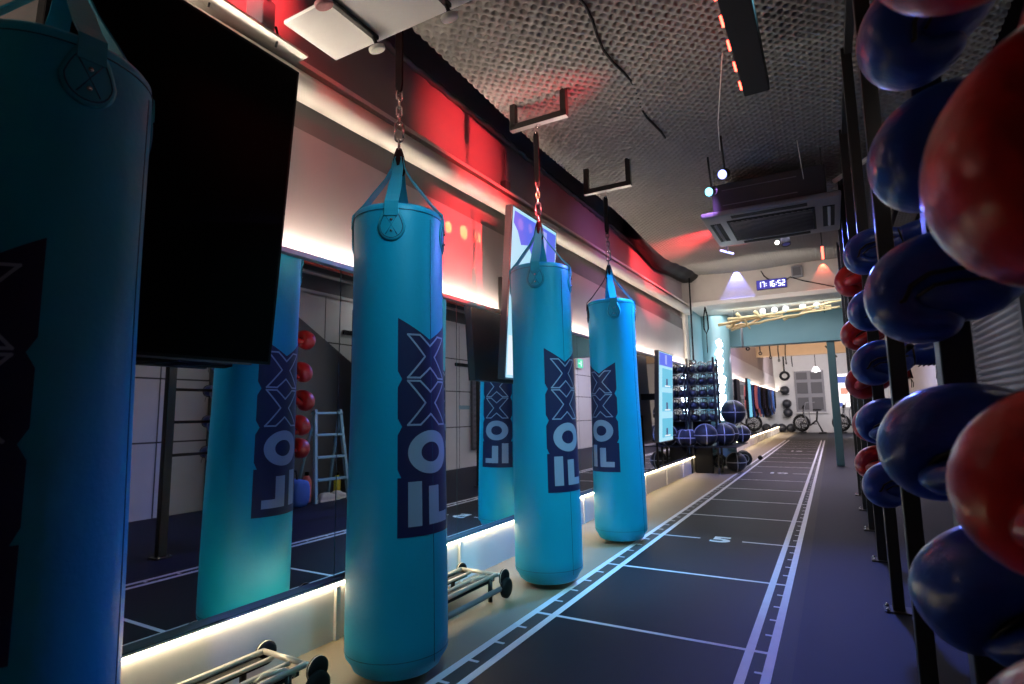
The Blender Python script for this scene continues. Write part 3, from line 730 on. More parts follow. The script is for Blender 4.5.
par(-.30, 6.5, 2.70, mat('violet_housing', (.2, .2, .7), .4), 'violet cased stage light beside the tiny white spotlight', (.1, -.3, -1), .04)
t = thing('hanging_tube_light', 'short vertical red light tube near the right end of beam', 'light fixture', (.03, 7.0, 2.68))
m = MB(); m.cyl((0, 0, -.07), (0, 0, .07), .012, 10); m.build('tube', E_redtube, t); m = MB(); m.cyl((0, 0, .07), (0, 0, .44), .006, 8); m.build('holder', M_blackm, t)
# air conditioner
t = thing('air_conditioner', 'dark ceiling cassette air conditioner with wide intake grille', 'air conditioner', (-.335, 5.22, 2.56))
m = MB(); m.box((0, 0, .16), (.84, .80, .26), None, .01); m.build('body', M_ac, t)
for z in (.10, .23):
    m = MB(); m.box((-.06, -.402, z), (.56, .004, .006)); m.build('seam_line', M_grey, t)
m = MB(); m.box((0, 0, .012), (1.02, .96, .045), None, .014, 3); pn = m.build('panel', M_acp, t)
m = MB(); m.box((0, 0, -.014), (.66, .62, .008), None, .003); gr = m.build('grille', M_black, t)
m = MB()
for i in range(-14, 15):
    c = i*.042; a = Vector((c-.31, -.30, -.020)); L_ = []
    x0, y0, x1, y1 = c-.30, -.29, c+.30, .29
    if x0 < -.31: y0 += (-.31-x0)*.967; x0 = -.31
    if x1 > .31: y1 -= (x1-.31)*.967; x1 = .31
    if x1 > x0+.02: m.tube([(x0, y0, -.020), (x1, y1, -.020)], .004, 4)
m.build('grille_bars', M_acp, gr)
for s in (-1, 1):
    m = MB(); m.box((s*.425, 0, -.011), (.085, .56, .006), None, .002); m.build('air_slot', M_black, t)
    m = MB(); m.box((s*.425, 0, -.014), (.03, .53, .006), (0, .4*s, 0), .002); m.build('louvre', M_grey, t)
    m = MB(); m.box((0, s*.40, -.011), (.56, .07, .006), None, .002); m.build('air_slot', M_black, t)
for sx, sy in ((-.4, -.36), (.4, -.36), (-.4, .36), (.4, .36)):
    m = MB(); m.cyl((sx, sy, .2), (sx, sy, .46), .005, 6); m.build('hanger_rod', M_chrome, t)
# hanging cable lines on the ceiling
t = thing('ceiling_cable', 'thin white cable drooping from the ceiling near the air conditioner', 'cable', (0, 0, 0))
m = MB(); m.tube([(-.36, 2.9, 2.80), (-.50, 3.6, 2.78), (-.56, 4.05, 2.80)], .003, 5); m.build('cable', M_trim, t)
m = MB(); m.cyl((.20-.28, 4.3, 2.86), (.20-.26, 4.45, 2.62), .003, 5); m.build('drop_cable', M_trim, t)
t = thing('ceiling_pipe', 'short beige pipe stub right of the air conditioner', 'pipe', (0, 0, 0))
m = MB(); m.cyl((.14, 4.9, 2.72), (.60, 4.5, 2.84), .018, 10); m.build('pipe', M_pipe, t)
# seam in the foam
t = thing('foam_seam', 'dark rope seam running along the foam ceiling above the lane', 'cable', (0, 0, 0))
m = MB(); m.tube([(-.95+.02*math.sin(i), 1.5+.12*i, ceil_z(1.5+.12*i)-.062+.01*math.sin(i*.9)) for i in range(22)], .008, 6); m.build('rope', M_black, t)

# ------------------------------------------------------------------ beam fittings : clock, box, cable, hanging branches
SEG = {'0': 'abcdef', '1': 'bc', '2': 'abged', '3': 'abgcd', '4': 'fgbc', '5': 'afgcd', '6': 'afgedc', '7': 'abc', '8': 'abcdefg', '9': 'abcdfg'}
t = thing('wall_clock', 'violet digital wall clock with glowing digits on the beam', 'clock', (-.685, 9.47, 2.895))
m = MB(); m.box((0, 0, 0), (.43, .05, .15), None, .006); m.build('case', M_black, t)
m = MB(); m.box((0, -.026, 0), (.42, .004, .14)); fc = m.build('face', E_clockbg, t)
x = -.188
for chh in '17:16:52':
    m = MB(); w, h, tk = .034, .040, .008; yy = -.030
    if chh == ':':
        m.box((x+.004, yy, .016), (.01, .004, .01)); m.box((x+.004, yy, -.016), (.01, .004, .01)); m.build('colon', E_clock, fc); x += .030; continue
    P_ = {'a': ((x+w/2, yy, h), (w, .004, tk)), 'g': ((x+w/2, yy, 0), (w, .004, tk)), 'd': ((x+w/2, yy, -h), (w, .004, tk)), 'f': ((x, yy, h/2), (tk, .004, h)), 'e': ((x, yy, -h/2), (tk, .004, h)), 'b': ((x+w, yy, h/2), (tk, .004, h)), 'c': ((x+w, yy, -h/2), (tk, .004, h))}
    for s_ in SEG[chh]: m.box(*P_[s_])
    m.build('digit', E_clock, fc); x += .056
t = thing('wall_box', 'grey wall box on the beam right of the clock', 'box', (-.20, 9.46, 3.03))
m = MB(); m.box((-.12, 0, .01), (.15, .08, .17), None, .006); m.build('case', M_grey, t)
m = MB(); m.box((-.12, -.042, .01), (.11, .006, .13), None, .002); m.build('cover', M_dgrey, t)
m = MB(); m.tube([(-.62, 0, .09), (-.58, -.01, .0), (-.46, -.01, -.12), (-.30, -.01, -.12), (-.22, -.01, -.06), (-.05, -.01, -.14), (.4, -.01, -.30)], .008, 6); m.build('cable', M_black, t)
t = thing('hanging_branch_lamp', 'long bundle of pale driftwood branches hanging under the concrete beam', 'driftwood hanging', (0, 10.15, 0))
br = [((-1.62, 0, 2.43), (-1.0, .05, 2.50), (-.3, -.02, 2.58), (.36, 0, 2.66)), ((-1.45, -.08, 2.50), (-.9, 0, 2.52), (-.2, .04, 2.57), (.1, 0, 2.58)), ((-1.42, .06, 2.33), (-1.15, .05, 2.38), (-.7, 0, 2.45), (.10, -.05, 2.52)),
      ((-1.50, .1, 2.38), (-1.1, .1, 2.42), (-.8, .05, 2.55)), ((-1.30, -.1, 2.58), (-1.18, 0, 2.45), (-1.12, .08, 2.33)), ((-1.02, -.05, 2.60), (-.94, 0, 2.49), (-.6, .05, 2.50)), ((-.6, .1, 2.44), (-.2, .1, 2.54), (.22, .05, 2.56)), ((-1.45, 0, 2.34), (-1.35, .05, 2.45), (-1.1, .05, 2.5))]
for pp_ in br:
    P3 = [Vector(p) for p in pp_]; path = []
    for i in range(len(P3)-1):
        for k in range(5): path.append(P3[i].lerp(P3[i+1], k/5)+Vector((0, random.uniform(-.012, .012), random.uniform(-.012, .012))))
    path.append(P3[-1]); n = len(path)
    m = MB(); m.tube(path, [.028*(1-.55*i/n) for i in range(n)], 8); m.build('branch', M_wood, t)
for xx in (-.9, -.72, -.55, -.3, -.1):
    m = MB(); m.lathe([(.02, .07), (.045, .04), (.05, 0), (.035, -.04), (.001, -.05)], (xx, .02, 2.60+.03*xx), 16); m.build('glass_shade', M_wallw, t)
for xx in (-1.35, .0):
    m = MB(); m.cyl((xx, 0, 2.48), (xx, 0, 2.66), .006, 6); m.build('hanger_cord', M_black, t)
# suspension straps and cords at the wall end
t = thing('gym_rope', 'dark cord hanging at the far end of the near wall', 'cord', (-1.86, 9.15, 0))
m = MB(); m.cyl((0, 0, 3.12), (0, 0, 1.75), .012, 8); m.build('cord', M_black, t)
m = MB(); m.torus((0, 0, 1.72), .035, .008, Euler((PI/2, 0, .3)).to_matrix().to_4x4()); m.build('ring', M_blackm, t)
t = thing('suspension_strap', 'dark looped strap hanging before the round column', 'strap', (-1.72, 9.6, 0))
m = MB(); m.tube([(0, 0, 2.66), (-.03, 0, 2.5), (-.035, 0, 2.3), (0, 0, 2.22), (.035, 0, 2.3), (.03, 0, 2.5), (0, 0, 2.66)], .012, 6); m.build('loop', M_black, t)
m = MB(); m.cyl((0, 0, 2.22), (0, 0, 1.9), .008, 6); m.build('cord', M_black, t)
t = thing('hanging_pole', 'grey pole standing under the teal beam left of its end', 'pole', (-1.30, 10.6, 0))
m = MB(); m.cyl((0, 0, 2.05), (0, 0, 2.69), .02, 10); m.build('pole', M_grey, t); m = MB(); m.box((0, 0, 2.68), (.1, .1, .02), None, .003); m.build('top_plate', M_grey, t)

# ------------------------------------------------------------------ glowing pieces standing in for the reflection on the round column
t = thing('column_glint', 'glowing white pieces imitating a bright reflection on the round column behind the racks', 'light fixture', (-1.67, 10.42, 0))
m = MB(); m.box((0, .015, 1.5), (.05, .02, 1.45), (0, 0, .5), .004); m.build('back_plate', M_wallw, t)
for i in range(9):
    z = .85+.16*i; m = MB(); m.box((random.uniform(-.02, .02), -.01, z), (.09+random.uniform(-.02, .04), .015, .13), (0, random.uniform(-.5, .5), .5), .03, 3); m.build('glint_segment', E_glint, t)

# ------------------------------------------------------------------ ball and kettlebell rack
rx, ry = -1.76, 9.1
rack_t = t = thing('storage_rack', 'tall dark storage rack of kettlebells and balls at the end of mirrors', 'rack', (rx, ry, 0))
m = MB(); m.b2((-.16, .07, 0), (.10, .12, .80), .004); m.build('base_box', M_black, t)
for sx in (-.20, .20):
    for sy in (0, .30):
        m = MB(); m.b2((sx-.015, sy-.015, .0), (sx+.015, sy+.015, 1.78)); m.build('upright', M_blackm, t)
SH = [.80, .99, 1.18, 1.37, 1.56]
for z in SH:
    m = MB(); m.b2((-.22, -.03, z-.012), (.22, .34, z), .002); m.build('shelf', M_blackm, t)
for z in (.38,): 
    for sx in (-.14, .16):
        m = MB(); m.cyl((sx, -.05, z), (sx, .65, z), .012, 8); m.build('ball_rail', M_blackm, t)
def kettlebell(lab):
    k = thing('kettlebell', lab, 'kettlebell')
    m = MB(); m.lathe([(.001, 0), (.035, .0), (.055, .02), (.062, .05), (.052, .085), (.03, .105), (.001, .108)], (0, 0, 0), 18); m.build('bell', M_ball, k)
    m = MB(); m.tube([(-.032, 0, .095), (-.042, 0, .125), (-.03, 0, .155), (0, 0, .163), (.03, 0, .155), (.042, 0, .125), (.032, 0, .095)], .009, 8); m.build('handle', M_chrome, k)
    return k
kb = None
rown = ['bottom', 'second', 'middle', 'fourth', 'top']
for i, z in enumerate(SH):
    for j in range(6):
        p = (rx-.14+.14*(j % 3), ry+.06+.18*(j//3), z)
        lab = 'dark kettlebell with pale handle on the %s shelf of the storage rack' % rown[i]
        g = 'kettlebells on the %s shelf' % rown[i]
        if kb is None: kb = kettlebell(lab); kb.location = p; kb['group'] = g
        else: dup(kb, p, (0, 0, random.uniform(-.3, .3)), lab, g)
def medball(r, lab, loc, stripe=True, grp=None):
    k = thing('medicine_ball', lab, 'medicine ball', loc, group=grp)
    m = MB(); m.ball((0, 0, 0), r, 3); m.build('ball_skin', M_ball, k)
    if stripe:
        m = MB()
        for a in (0, PI/2): m.torus((0, 0, 0), r*1.001, .007, Euler((PI/2, 0, a+.3)).to_matrix().to_4x4(), 36, 6)
        m.torus((0, 0, 0), r*1.001, .007, None, 36, 6)
        m.build('stripe', M_balls, k)
    return k
mb = [(-1.935, 8.92, .55, .120), (-1.70, 8.93, .592, .165), (-1.495, 9.21, .592, .165), (-1.485, 9.59, .592, .165), (-1.42, 9.86, .925, .19), (-1.34, 10.02, .566, .14), (-1.38, 9.56, .15, .15)]
mlab = ['dark blue lit medicine ball left of the rack post', 'dark medicine ball at the front of the rack row', 'striped medicine ball second in the rack row', 'striped medicine ball third in the rack row', 'largest black ball on top of the rack row', 'small black ball behind the largest ball', 'black ball below the rack row near the floor']
for (x, y, z, r), lb in zip(mb, mlab): medball(r, lb, (x, y, z), True, 'balls on the storage rack')
m = MB()
for x, y in ((-1.70, 8.93), (-1.495, 9.21), (-1.485, 9.59)): m.torus((x, y, .424), .05, .006)
m.b2((-1.98, 8.82, .410), (-1.26, 10.14, .424)); bt = m.build('ball_tray', M_blackm, rack_t); bt.location = (-rx, -ry, 0)
def dumbbell(lab, loc, rz, r=.075):
    k = thing('dumbbell', lab, 'dumbbell', loc, (0, 0, rz), 'dumbbells on the floor by the rack')
    for s in (-1, 1):
        m = MB(); q = Euler((0, PI/2, 0)).to_matrix().to_4x4(); m.lathe([(.001, -.05), (r*.8, -.05), (r, -.035), (r, .035), (r*.8, .05), (.001, .05)], (s*.11, 0, r), 24, q); m.build('head', M_ball, k)
        m = MB(); m.torus((s*.162, 0, r), r*.55, .006, q, 20, 6); m.build('ring_mark', M_balls, k)
    m = MB(); m.cyl((-.09, 0, r), (.09, 0, r), .016, 10); m.build('handle', M_chrome, k)
    return k
dumbbell('black dumbbell with pale rings on the floor, nearest to the lane', (-1.76, 10.20, 0), PI/2+.3, .12)
dumbbell('black dumbbell lying on the floor behind the nearest dumbbell', (-1.50, 10.02, 0), PI/2+.15, .105)
dumbbell('black dumbbell on the floor farther along beside the plinth', (-1.42, 10.75, 0), PI/2+.2, .125)
m = MB(); m.ball((-1.28, 11.9, .045), .045, 2); tag(m.build('small_ball', M_black), 'tiny black ball lying on the floor beyond the dumbbells', 'ball')

# ------------------------------------------------------------------ folded bench frames near the plinth
M_rail = mat('satin_rail', (.62, .57, .50), .32, .35)
def bench(lab, loc, rz):
    t = thing('bench_frame', lab, 'bench frame', loc, (0, 0, rz), 'low wheeled bench frames')
    L = .66; W = .24
    for x in (-W/2, W/2-.01):
        m = MB(); m.cyl((x, -L/2, .115), (x, L/2, .115), .011, 12); m.build('side_rail', M_rail, t)
    for x in (-.055, .035):
        m = MB(); m.cyl((x, -L/2, .108), (x, L/2-.01, .108), .008, 10); m.build('inner_rail', M_rail, t)
    for x in (-.093, .08):
        m = MB(); m.b2((x-.036, -L/2+.02, .090), (x+.036, L/2-.03, .108), .004); m.build('slat', M_black, t)
    for y in (-L/2, L/2):
        m = MB(); m.cyl((-W/2-.01, y, .115), (W/2+.02, y, .115), .010, 12); m.build('end_bar', M_rail, t)
        for x in (-W/2-.015, W/2+.025):
            m = MB(); q = Euler((0, PI/2, 0)).to_matrix().to_4x4()
            m.lathe([(.001, -.014), (.03, -.014), (.042, -.008), (.042, .008), (.03, .014), (.001, .014)], (x, y+.02, .10), 24, q); wh = m.build('wheel', M_black, t)
            m = MB(); m.torus((x, y+.02, .10), .036, .007, q, 24, 8); m.build('wheel_rim', M_rail, wh)
    m = MB(); m.cyl((W/2+.04, -L/2+.02, .06), (W/2+.04, L/2-.04, .06), .014, 12); m.build('lower_rail', M_grey, t)
    m = MB(); m.lathe([(.001, -.016), (.035, -.016), (.05, -.008), (.05, .008), (.035, .016), (.001, .016)], (W/2+.05, L/2, .055), 24, Euler((0, PI/2, 0)).to_matrix().to_4x4()); m.build('rear_wheel', M_black, t)
    m = MB(); m.tube([(.05, L/2-.16, .10), (.075, L/2-.14, .125), (.10, L/2-.08, .125), (.115, L/2-.05, .10)], .008, 8); m.build('latch_handle', M_rail, t)
    for x, y in ((-W/2, -L/2+.08), (W/2, -L/2+.08), (-W/2, L/2-.08), (W/2, L/2-.08)):
        m = MB(); m.cyl((x, y, 0), (x, y, .11), .012, 10); m.build('foot', M_blackm, t)
    return t
bench('low chrome bench frame on the floor at lower left beside the plinth', (-1.775, 1.125, 0), R_(-1))
bench('low chrome bench frame on the floor half hidden behind the second bag', (-1.745, 2.36, 0), R_(-1))

# ------------------------------------------------------------------ right room, seen in the mirrors
b = MB(); y0, z0 = 3.75, 2.5
b.prism([(3.7, 0), (3.7, 2.56), (3.95, 2.56), (6.9, .9), (6.9, 0)], .25, Matrix(((0, 0, 1, XR-.27), (1, 0, 0, 0), (0, 1, 0, 0), (0, 0, 0, 1))))
tag(b.build('stair_side', M_dgrey), 'dark grey sloping stair side seen in the mirror behind the ladder', 'stair')
t = thing('step_ladder', 'light blue step ladder leaning at the grey stair side, seen in the mirror', 'ladder', (1.12, 4.72, 0), (0, 0, R_(100)))
for s in (-1, 1):
    m = MB(); m.box((s*.19, 0, .52), (.035, .05, 1.05), (R_(8), R_(-3*s), 0), .004); m.build('side_rail', M_lblue, t)
    m = MB(); m.box((s*.19, -.22, .50), (.025, .03, 1.02), (R_(-16), R_(-3*s), 0), .003); m.build('rear_leg', M_lblue, t)
for z in (.25, .5, .75, 1.0):
    m = MB(); m.box((0, .06-.14*z, z), (.36, .10, .025), None, .003); m.build('step', M_lblue, t)
def bottle(lab, loc, mt, s=1):
    k = thing('water_bottle', lab, 'bottle', loc)
    m = MB(); m.lathe([(.001, 0), (.034*s, 0), (.036*s, .01), (.036*s, .16*s), (.02*s, .19*s), (.014*s, .20*s)], (0, 0, 0), 18); m.build('bottle_body', mt, k)
    m = MB(); m.lathe([(.016*s, .195*s), (.016*s, .225*s), (.001, .227*s)], (0, 0, 0), 14); m.build('cap', M_black, k)
bottle('pink water bottle on the floor by the ladder, seen in the mirror', (1.30, 4.55, 0), M_pinkm, 1.5)
bottle('yellow water bottle on the floor right of the pink one in the mirror', (1.45, 5.15, 0), M_yel, 1.2)
def shoe(lab, loc, rz):
    k = thing('shoe', lab, 'shoe', loc, (0, 0, rz), 'white shoes on the floor')
    m = MB(); m.loft([ellipse_ring(x, h, h, w, 16, 0, 2.6) for x, h, w in ((-.13, .02, .02), (-.12, .045, .035), (-.06, .05, .04), (0, .045, .042), (.06, .032, .046), (.12, .024, .04), (.14, .012, .02))]); m.build('upper', M_wallw, k)
    m = MB(); m.prism([(-.14, -.035), (-.05, -.04), (.06, -.048), (.13, -.035), (.15, 0), (.13, .035), (.06, .048), (-.05, .04), (-.14, .035)], .02, Matrix.Translation((0, 0, -.002))); m.build('sole', M_white, k)
shoe('white shoe on the floor below the ladder, left one of the pair in the mirror', (1.15, 4.75, .002), R_(95)); shoe('white shoe on the floor below the ladder, right one of the pair in the mirror', (1.18, 4.92, .002), R_(75))
t = thing('gym_bag', 'blue and pink cloth bag on the floor beside the rack post in the mirror', 'bag', (1.2, 4.25, 0))
m = MB(); m.loft([ellipse_ring(x, .15, a, w, 20, 0, 3) for x, a, w in ((-.2, .10, .08), (-.18, .14, .11), (0, .148, .13), (.18, .14, .11), (.2, .10, .08))]); m.build('bag_body', M_bluebag, t)
m = MB(); m.ball((-.02, .12, .14), .13, 2, (1.1, .5, .9)); m.build('front_pocket', M_pinkm, t)
m = MB(); m.tube([(-.1, 0, .28), (-.08, 0, .38), (.08, 0, .38), (.1, 0, .28)], .01, 6); m.build('handle', M_black, t)
for i, (y, z) in enumerate(((8.6, 1.85), (5.9, 2.12), (12.6, 1.75))):
    t = thing('wall_rail', ['black coat rail on the white wall seen in the mirror right of the second bag', 'black coat rail above the sloping stair side in the mirror', 'black coat rail seen in the mirror below the exit sign'][i], 'wall rail', (XR, y, z))
    m = MB(); m.b2((-.05, -.30, -.03), (-.005, .30, .03), .006); m.build('rail', M_black, t)
    for q in (-.2, 0, .2):
        m = MB(); m.cyl((-.05, q, 0), (-.08, q, .015), .008, 8); m.build('hook', M_blackm, t)
t = thing('exit_sign', 'small green lit exit sign seen in the mirror left of the farthest bag', 'sign', (1.85, 14.0, 2.25))
m = MB(); m.box((0, 0, 0), (.05, .38, .26), None, .006); m.build('case', M_wallw, t)
m = MB(); m.box((-.027, 0, 0), (.004, .35, .23)); fcx = m.build('face', E_exit, t)
m = MB(); m.box((-.031, .05, 0), (.004, .05, .15)); m.box((-.031, -.06, 0), (.004, .10, .03)); m.build('pictogram', E_exitw, fcx)
for i, (x, z, r, mt, lab) in enumerate(((1.35, 2.80, .035, M_redpipe, 'red sprinkler pipe under the right ceiling seen in the mirror'), (1.55, 2.74, .025, M_duct, 'thin grey conduit beside the red pipe seen in the mirror'), (1.62, 2.95, .09, M_duct, 'round grey duct above the red pipe seen in the mirror'), (1.15, 2.95, .05, M_dgrey, 'dark cable tray pipe above the rack seen in the mirror'))):
    m = MB(); m.cyl((x, YB, z), (x, 9.4, z), r, 16); tag(m.build('ceiling_pipe', mt), lab, 'pipe')
t = thing('notice', 'small pale blue notice on the white wall seen in the mirror', 'notice', (XR-.003, 8.6, 1.08)); m = MB(); m.box((0, 0, 0), (.004, .34, .07)); m.build('sheet', M_lblue, t)

# ------------------------------------------------------------------ far room contents
def hang_bag(y, mt, lab, z0, z1, w=.3):
    t = thing('far_screen' if mt is E_scr_cyan else 'hanging_gear', lab, 'screen' if mt is E_scr_cyan else 'gym gear', (-1.85, y, 0))
    m = MB(); m.b2((-.03, -w/2, z0), (.03, w/2, z1), .01); m.build('panel', M_black, t)
    m = MB(); m.b2((.028, -w/2+.015, z0+.02), (.034, w/2-.015, z1-.02)); m.build('front', mt, t)
    m = MB(); m.b2((-.09, -.05, (z0+z1)/2-.05), (-.02, .05, (z0+z1)/2+.05)); m.build('wall_mount', M_blackm, t)
hang_bag(15.6, E_scr_cyan, 'bright cyan screen on the mirror wall of the far room', .75, 1.75, .6)
hang_bag(13.6, M_black, 'dark gear panel hanging on the far room mirror before the cyan screen', .8, 1.65, .5)
bc = [M_bluebag, M_black, M_pinkm, M_bluebag, M_black, M_navy, M_black, M_bluebag, M_navy]
for i in range(9):
    y = 17.2+.75*i
    t = thing('resistance_band', 'coloured resistance bands hanging on the far mirror wall', 'resistance band', (-1.88, y, 0), group='bands hanging on the far mirror wall')
    m = MB(); m.cyl((-.12, 0, 1.62), (.06, 0, 1.62), .012, 8); m.build('peg', M_blackm, t)
    for k in range(3):
        m = MB(); xx = -.03+.03*k; w = .10+.02*k; zl = .75+.12*k+random.uniform(-.05, .05)
        m.tube([(xx, 0, 1.63), (xx, -w, 1.45), (xx, -w*1.1, 1.1), (xx, -.06, zl), (xx, .06, zl), (xx, w*1.1, 1.1), (xx, w, 1.45)], .022, 6, closed=True); m.build('band', bc[(i+k) % 9], t)
blab = ['hanging dark ring weight at the top of the ball column on far wall', 'black ball on the far wall, highest of the column', 'black ball on the far wall, second of the column', 'black ball on the far wall, third of the column', 'black ball on the far wall, lowest by the plinth end', 'black ball on the floor left of the column']
t = thing('hanging_ring', blab[0], 'ring', (-1.62, YE-.4, 2.3))
m = MB(); m.torus((0, 0, 0), .15, .05, Euler((PI/2, 0, 0)).to_matrix().to_4x4(), 28, 10); m.build('ring', M_black, t); m = MB(); m.cyl((0, 0, .15), (0, 0, .95), .03, 8); m.build('strap', M_black, t)
for i, (x, z) in enumerate(((-1.66, 1.72), (-1.62, 1.17), (-1.60, .80), (-1.52, .24), (-1.875, .25))):
    medball(.18, blab[i+1], (x, YE-.25, z if i < 3 else .185), False)
t = thing('ball_holder', 'slim metal holder carrying the balls on the far wall', 'holder', (-1.62, YE-.05, 0))
for z in (1.52, .97, .60): 
    m = MB(); m.torus((-.02, -.2, z+.02), .13, .012); m.b2((-.05, -.1, z+.01), (.02, .07, z+.03)); m.build('ring_bracket', M_blackm, t)
def bike(lab, loc):
    t = thing('air_bike', lab, 'exercise bike', loc, (0, 0, R_(155)), 'air bikes by the far wall')
    q = Euler((PI/2, 0, 0)).to_matrix().to_4x4()
    m = MB(); m.torus((.35, 0, .40), .29, .05, q, 32, 10)
    for r in (.08, .15, .22): m.torus((.35, -.05, .40), r, .008, q, 28, 6); m.torus((.35, .05, .40), r, .008, q, 28, 6)
    m.build('fan_cage', M_black, t)
    m = MB()
    for i in range(8): m.box((.35+.14*math.cos(i*PI/4), 0, .40+.14*math.sin(i*PI/4)), (.22, .05, .02), (0, -i*PI/4, 0))
    m.build('fan_blades', M_grey, t)
    m = MB(); m.tube([(.35, 0, .40), (0, 0, .32), (-.25, 0, .50), (-.30, 0, .85)], .035, 10); m.tube([(-.25, 0, .5), (-.45, 0, .06)], .03, 8); m.tube([(.35, .07, .40), (.30, .05, .06)], .03, 8); m.build('frame', M_blackm, t)
    m = MB(); m.box((-.30, 0, .90), (.26, .20, .07), None, .03, 3); m.build('seat', M_black, t)
    for s in (-1, 1):
        m = MB(); m.tube([(.05, s*.12, .35), (.12, s*.2, .8), (.0, s*.25, 1.18), (-.10, s*.24, 1.20)], .018, 8); m.build('handlebar', M_grey, t)
        m = MB(); m.box((.02+.12*s, s*.14, .30-.06*s), (.12, .09, .03), None, .005); m.build('pedal', M_black, t)
    m = MB(); m.box((.20, 0, 1.02), (.04, .2, .14), (0, -.4, 0), .008); m.cyl((.28, 0, .6), (.22, 0, 1.0), .02, 8); m.build('console', M_black, t)
    for x in (.32, -.45):
        m = MB(); m.box((x, 0, .03), (.08, .5, .06), None, .01); m.build('foot_bar', M_blackm, t)
bike('black air bike in front of the grey shutter at the far wall', (-.80, 25.0, 0)); bike('black air bike below the bright window, right of the other', (.56, 25.0, 0))
t = thing('pendant_lamp', 'small pale pendant lamp hanging before the grey shutter', 'lamp', (-.42, 22.5, 0))
m = MB(); m.lathe([(.05, 2.42), (.10, 2.36), (.16, 2.24), (.15, 2.24), (.09, 2.35)], (0, 0, 0), 20, cap=False); m.build('shade', M_wallw, t); m = MB(); m.cyl((0, 0, 2.42), (0, 0, 3.26), .012, 6); m.build('cord', M_black, t); m = MB(); m.ball((0, 0, 2.28), .06, 2); m.build('bulb', E_white, t)
for i in range(6):
    y = 12.6+1.6*i; t = thing('hanging_rope', 'dark rope hanging from the warm ceiling of the far room', 'rope', (-1.45+.08*i, y, 0), group='ropes hanging in the far room')
    m = MB(); m.tube([(0, 0, 3.26), (.01, 0, 2.9), (-.01, 0, 2.6), (0, 0, 2.25+.03*i)], .016, 6); m.build('rope', M_black, t)
    m = MB(); m.torus((0, 0, 2.22+.03*i), .03, .012, Euler((PI/2, 0, .3*i)).to_matrix().to_4x4()); m.build('ring', M_black, t)
t = thing('ceiling_truss', 'dark crossed rods under the far room ceiling', 'truss', (0, 17, 0))
m = MB(); m.cyl((-.9, 0, 3.1), (.4, .5, 3.0), .02, 8); m.cyl((-.1, 0, 3.25), (.05, 0, 2.5), .035, 8); m.cyl((.0, 0, 2.75), (.45, 0, 3.15), .02, 8); m.cyl((-.05, 0, 2.6), (.2, .1, 2.3), .02, 8); m.build('rod', M_blackm, t)

# ------------------------------------------------------------------ lamps
def spot(name, loc, tgt, e, col, ang, blend=.6, rad=.03):
    L = bpy.data.lights.new(name, 'SPOT'); L.energy = e; L.color = col; L.spot_size = R_(ang); L.spot_blend = blend; L.shadow_soft_size = rad
    o = bpy.data.objects.new(name, L); COL.objects.link(o); o.location = loc
    o.rotation_euler = (Vector(tgt)-Vector(loc)).to_track_quat('-Z', 'Y').to_euler(); return o
def area(name, loc, tgt, e, col, sx, sy, spread=180):
    L = bpy.data.lights.new(name, 'AREA'); L.energy = e; L.color = col; L.shape = 'RECTANGLE'; L.size = sx; L.size_y = sy; L.spread = R_(spread)
    o = bpy.data.objects.new(name, L); COL.objects.link(o); o.location = loc
    o.rotation_euler = (Vector(tgt)-Vector(loc)).to_track_quat('-Z', 'Y').to_euler(); return o
BL = (.22, .30, 1.0); RD = (1.0, .04, .05)
spot('blue_beam', (-.60, 4.20, 2.66), (-1.52, 2.2, 1.4), 380, (.16, .20, 1.0), 29, 1.0)
spot('cyan_beam', (-.76, 4.48, 2.66), (-1.45, 4.1, 1.1), 420, (.08, .38, 1), 60, .7)
spot('blue_floor_wash', (-.2, 6.2, 2.70), (.45, 2.7, 0), 330, (.10, .17, 1.0), 60, .9, .1)
# red washes on upper wall and board
spot('red_wash_near', (-1.0, .95, 2.80), (-2.06, 1.28, 2.86), 260, RD, 36, .7)
spot('red_wash_board_near', (-.34, 1.6, 2.70), (-1.96, 1.55, 2.2), 30, RD, 50, 1.0)
spot('red_wash_mid', (-.34, 3.05, 2.72), (-2.06, 3.05, 2.76), 300, RD, 40, 1.0)
spot('red_wash_board', (-.34, 3.00, 2.70), (-1.96, 3.0, 2.05), 620, RD, 34, 1.0)
for k in range(5): spot('orange_spot', (-.34, 2.9, 2.70), (-2.023, 2.80+.17*k+(.05 if k > 2 else 0), 2.14+.012*k), 700, (1, .30, .08), 2.6+.6*(k % 2), .5, .006)
spot('red_wash_far', (-.7, 6.3, 2.85), (-2.05, 7.3, 2.8), 500, RD, 50, .9)
spot('violet_wash', (-.6, 4.6, 2.75), (-2.05, 5.4, 2.2), 50, (.5, .25, 1), 70, .9)
spot('red_ceiling_graze', (-.6, 7.6, 2.85), (-1.2, 6.9, 3.05), 50, RD, 60, .5)
# scallops on beam
spot('blue_scallop', (-1.19, 9.455, 3.24), (-1.19, 9.50, 2.75), 55, (.22, .25, 1), 58, .1, .004)
spot('red_scallop', (.03, 9.455, 3.18), (.03, 9.50, 2.8), 10, (1, .15, .08), 62, .2, .004)
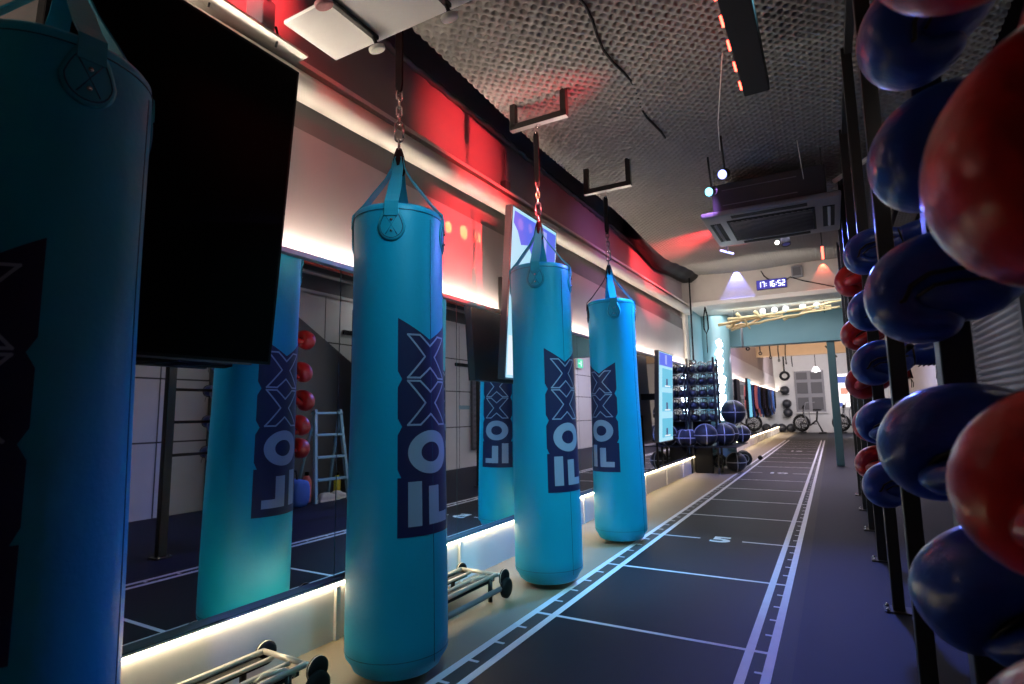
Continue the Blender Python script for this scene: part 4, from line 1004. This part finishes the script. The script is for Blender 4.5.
# added fills for bags, ceiling and lane, with rack, beam and room lights
spot('bag_row_fill', (-.05, 2.3, 2.86), (-1.45, 3.55, .75), 360, (.28, .80, 1.0), 62, .9, .12)  # added fill without a fixture, brightens the third and farthest bags
spot('second_bag_fill', (-.28, 1.05, 2.76), (-1.5, 2.05, .70), 250, (.3, .80, 1.0), 58, .8, .06)  # added fill without a fixture, aimed at the second bag only
area('ceiling_fill', (-1.86, 2.9, 2.57), (-1.30, 2.9, 3.0), 7, (1, .9, .78), .06, 3.4, 110)  # added strip of fill, lifts the foam ceiling; no wall fitting there
spot('blue_rack_beam', (-.93, 6.85, 2.74), (-1.75, 9.1, .7), 420, (.12, .22, 1), 40, .8)
area('lane_fill', (-.6, 6.6, 2.85), (-.8, 7.2, 0), 22, (.66, .66, 1.0), .8, 2.0)  # added general fill over the lane, not a fitting
area('under_beam_light', (-.8, 10.3, 2.64), (-.8, 10.3, 0), 12, (.95, .95, 1.0), 2.0, .5)
area('beam_front_light', (-.8, 8.3, 2.6), (-.8, 9.5, 2.9), 10, (1, .9, .8), 1.6, .2)
area('far_room_light', (-.3, 14, 3.2), (-.3, 14, 0), 150, (.68, .62, 1.0), 2.0, 3.0)
area('far_room_end', (-.3, 22, 2.6), (-.5, 24, 1.2), 120, (.98, .92, 1.0), 2.0, 2.0)
area('far_up_light', (-.3, 17.5, 2.2), (-.3, 17.5, 3.3), 50, (1.0, .8, .6), 2.0, 5.0)
area('teal_beam_light', (-.6, 10.0, 2.62), (-.6, 10.9, 2.3), 4, (.8, 1, 1), 2.0, .15)
area('right_room_light', (1.2, 5.8, 2.5), (1.9, 6.4, 1.0), 14, (1.0, 1.0, 1.0), .2, 5.0)
area('right_room_near', (1.0, 2.0, 2.7), (1.9, 2.6, 1.0), 2.5, (1, .9, .85), .2, 2.0)
area('ceiling_board_fill', (-1.93, 1.0, 2.36), (-1.35, 1.45, 2.5), 7, (1, .9, .8), .05, .5)  # added fill above the dark screen to whiten the ceiling board
area('right_room_far', (1.0, 12.4, 2.5), (1.9, 12.8, 1.2), 22, (1, 1, 1), .2, 2.0)

w = bpy.data.worlds.new('world'); S.world = w; w.use_nodes = True
w.node_tree.nodes['Background'].inputs[0].default_value = (.05, .06, .1, 1); w.node_tree.nodes['Background'].inputs[1].default_value = .05
S.view_settings.view_transform = 'Standard'; S.view_settings.look = 'None'; S.view_settings.gamma = 1.0; S.view_settings.use_curve_mapping = False
S.view_settings.exposure = 0.0
S.cycles.use_denoising = True
S.cycles.max_bounces = 8; S.cycles.diffuse_bounces = 3; S.cycles.glossy_bounces = 5
S.cycles.sample_clamp_indirect = 6.0
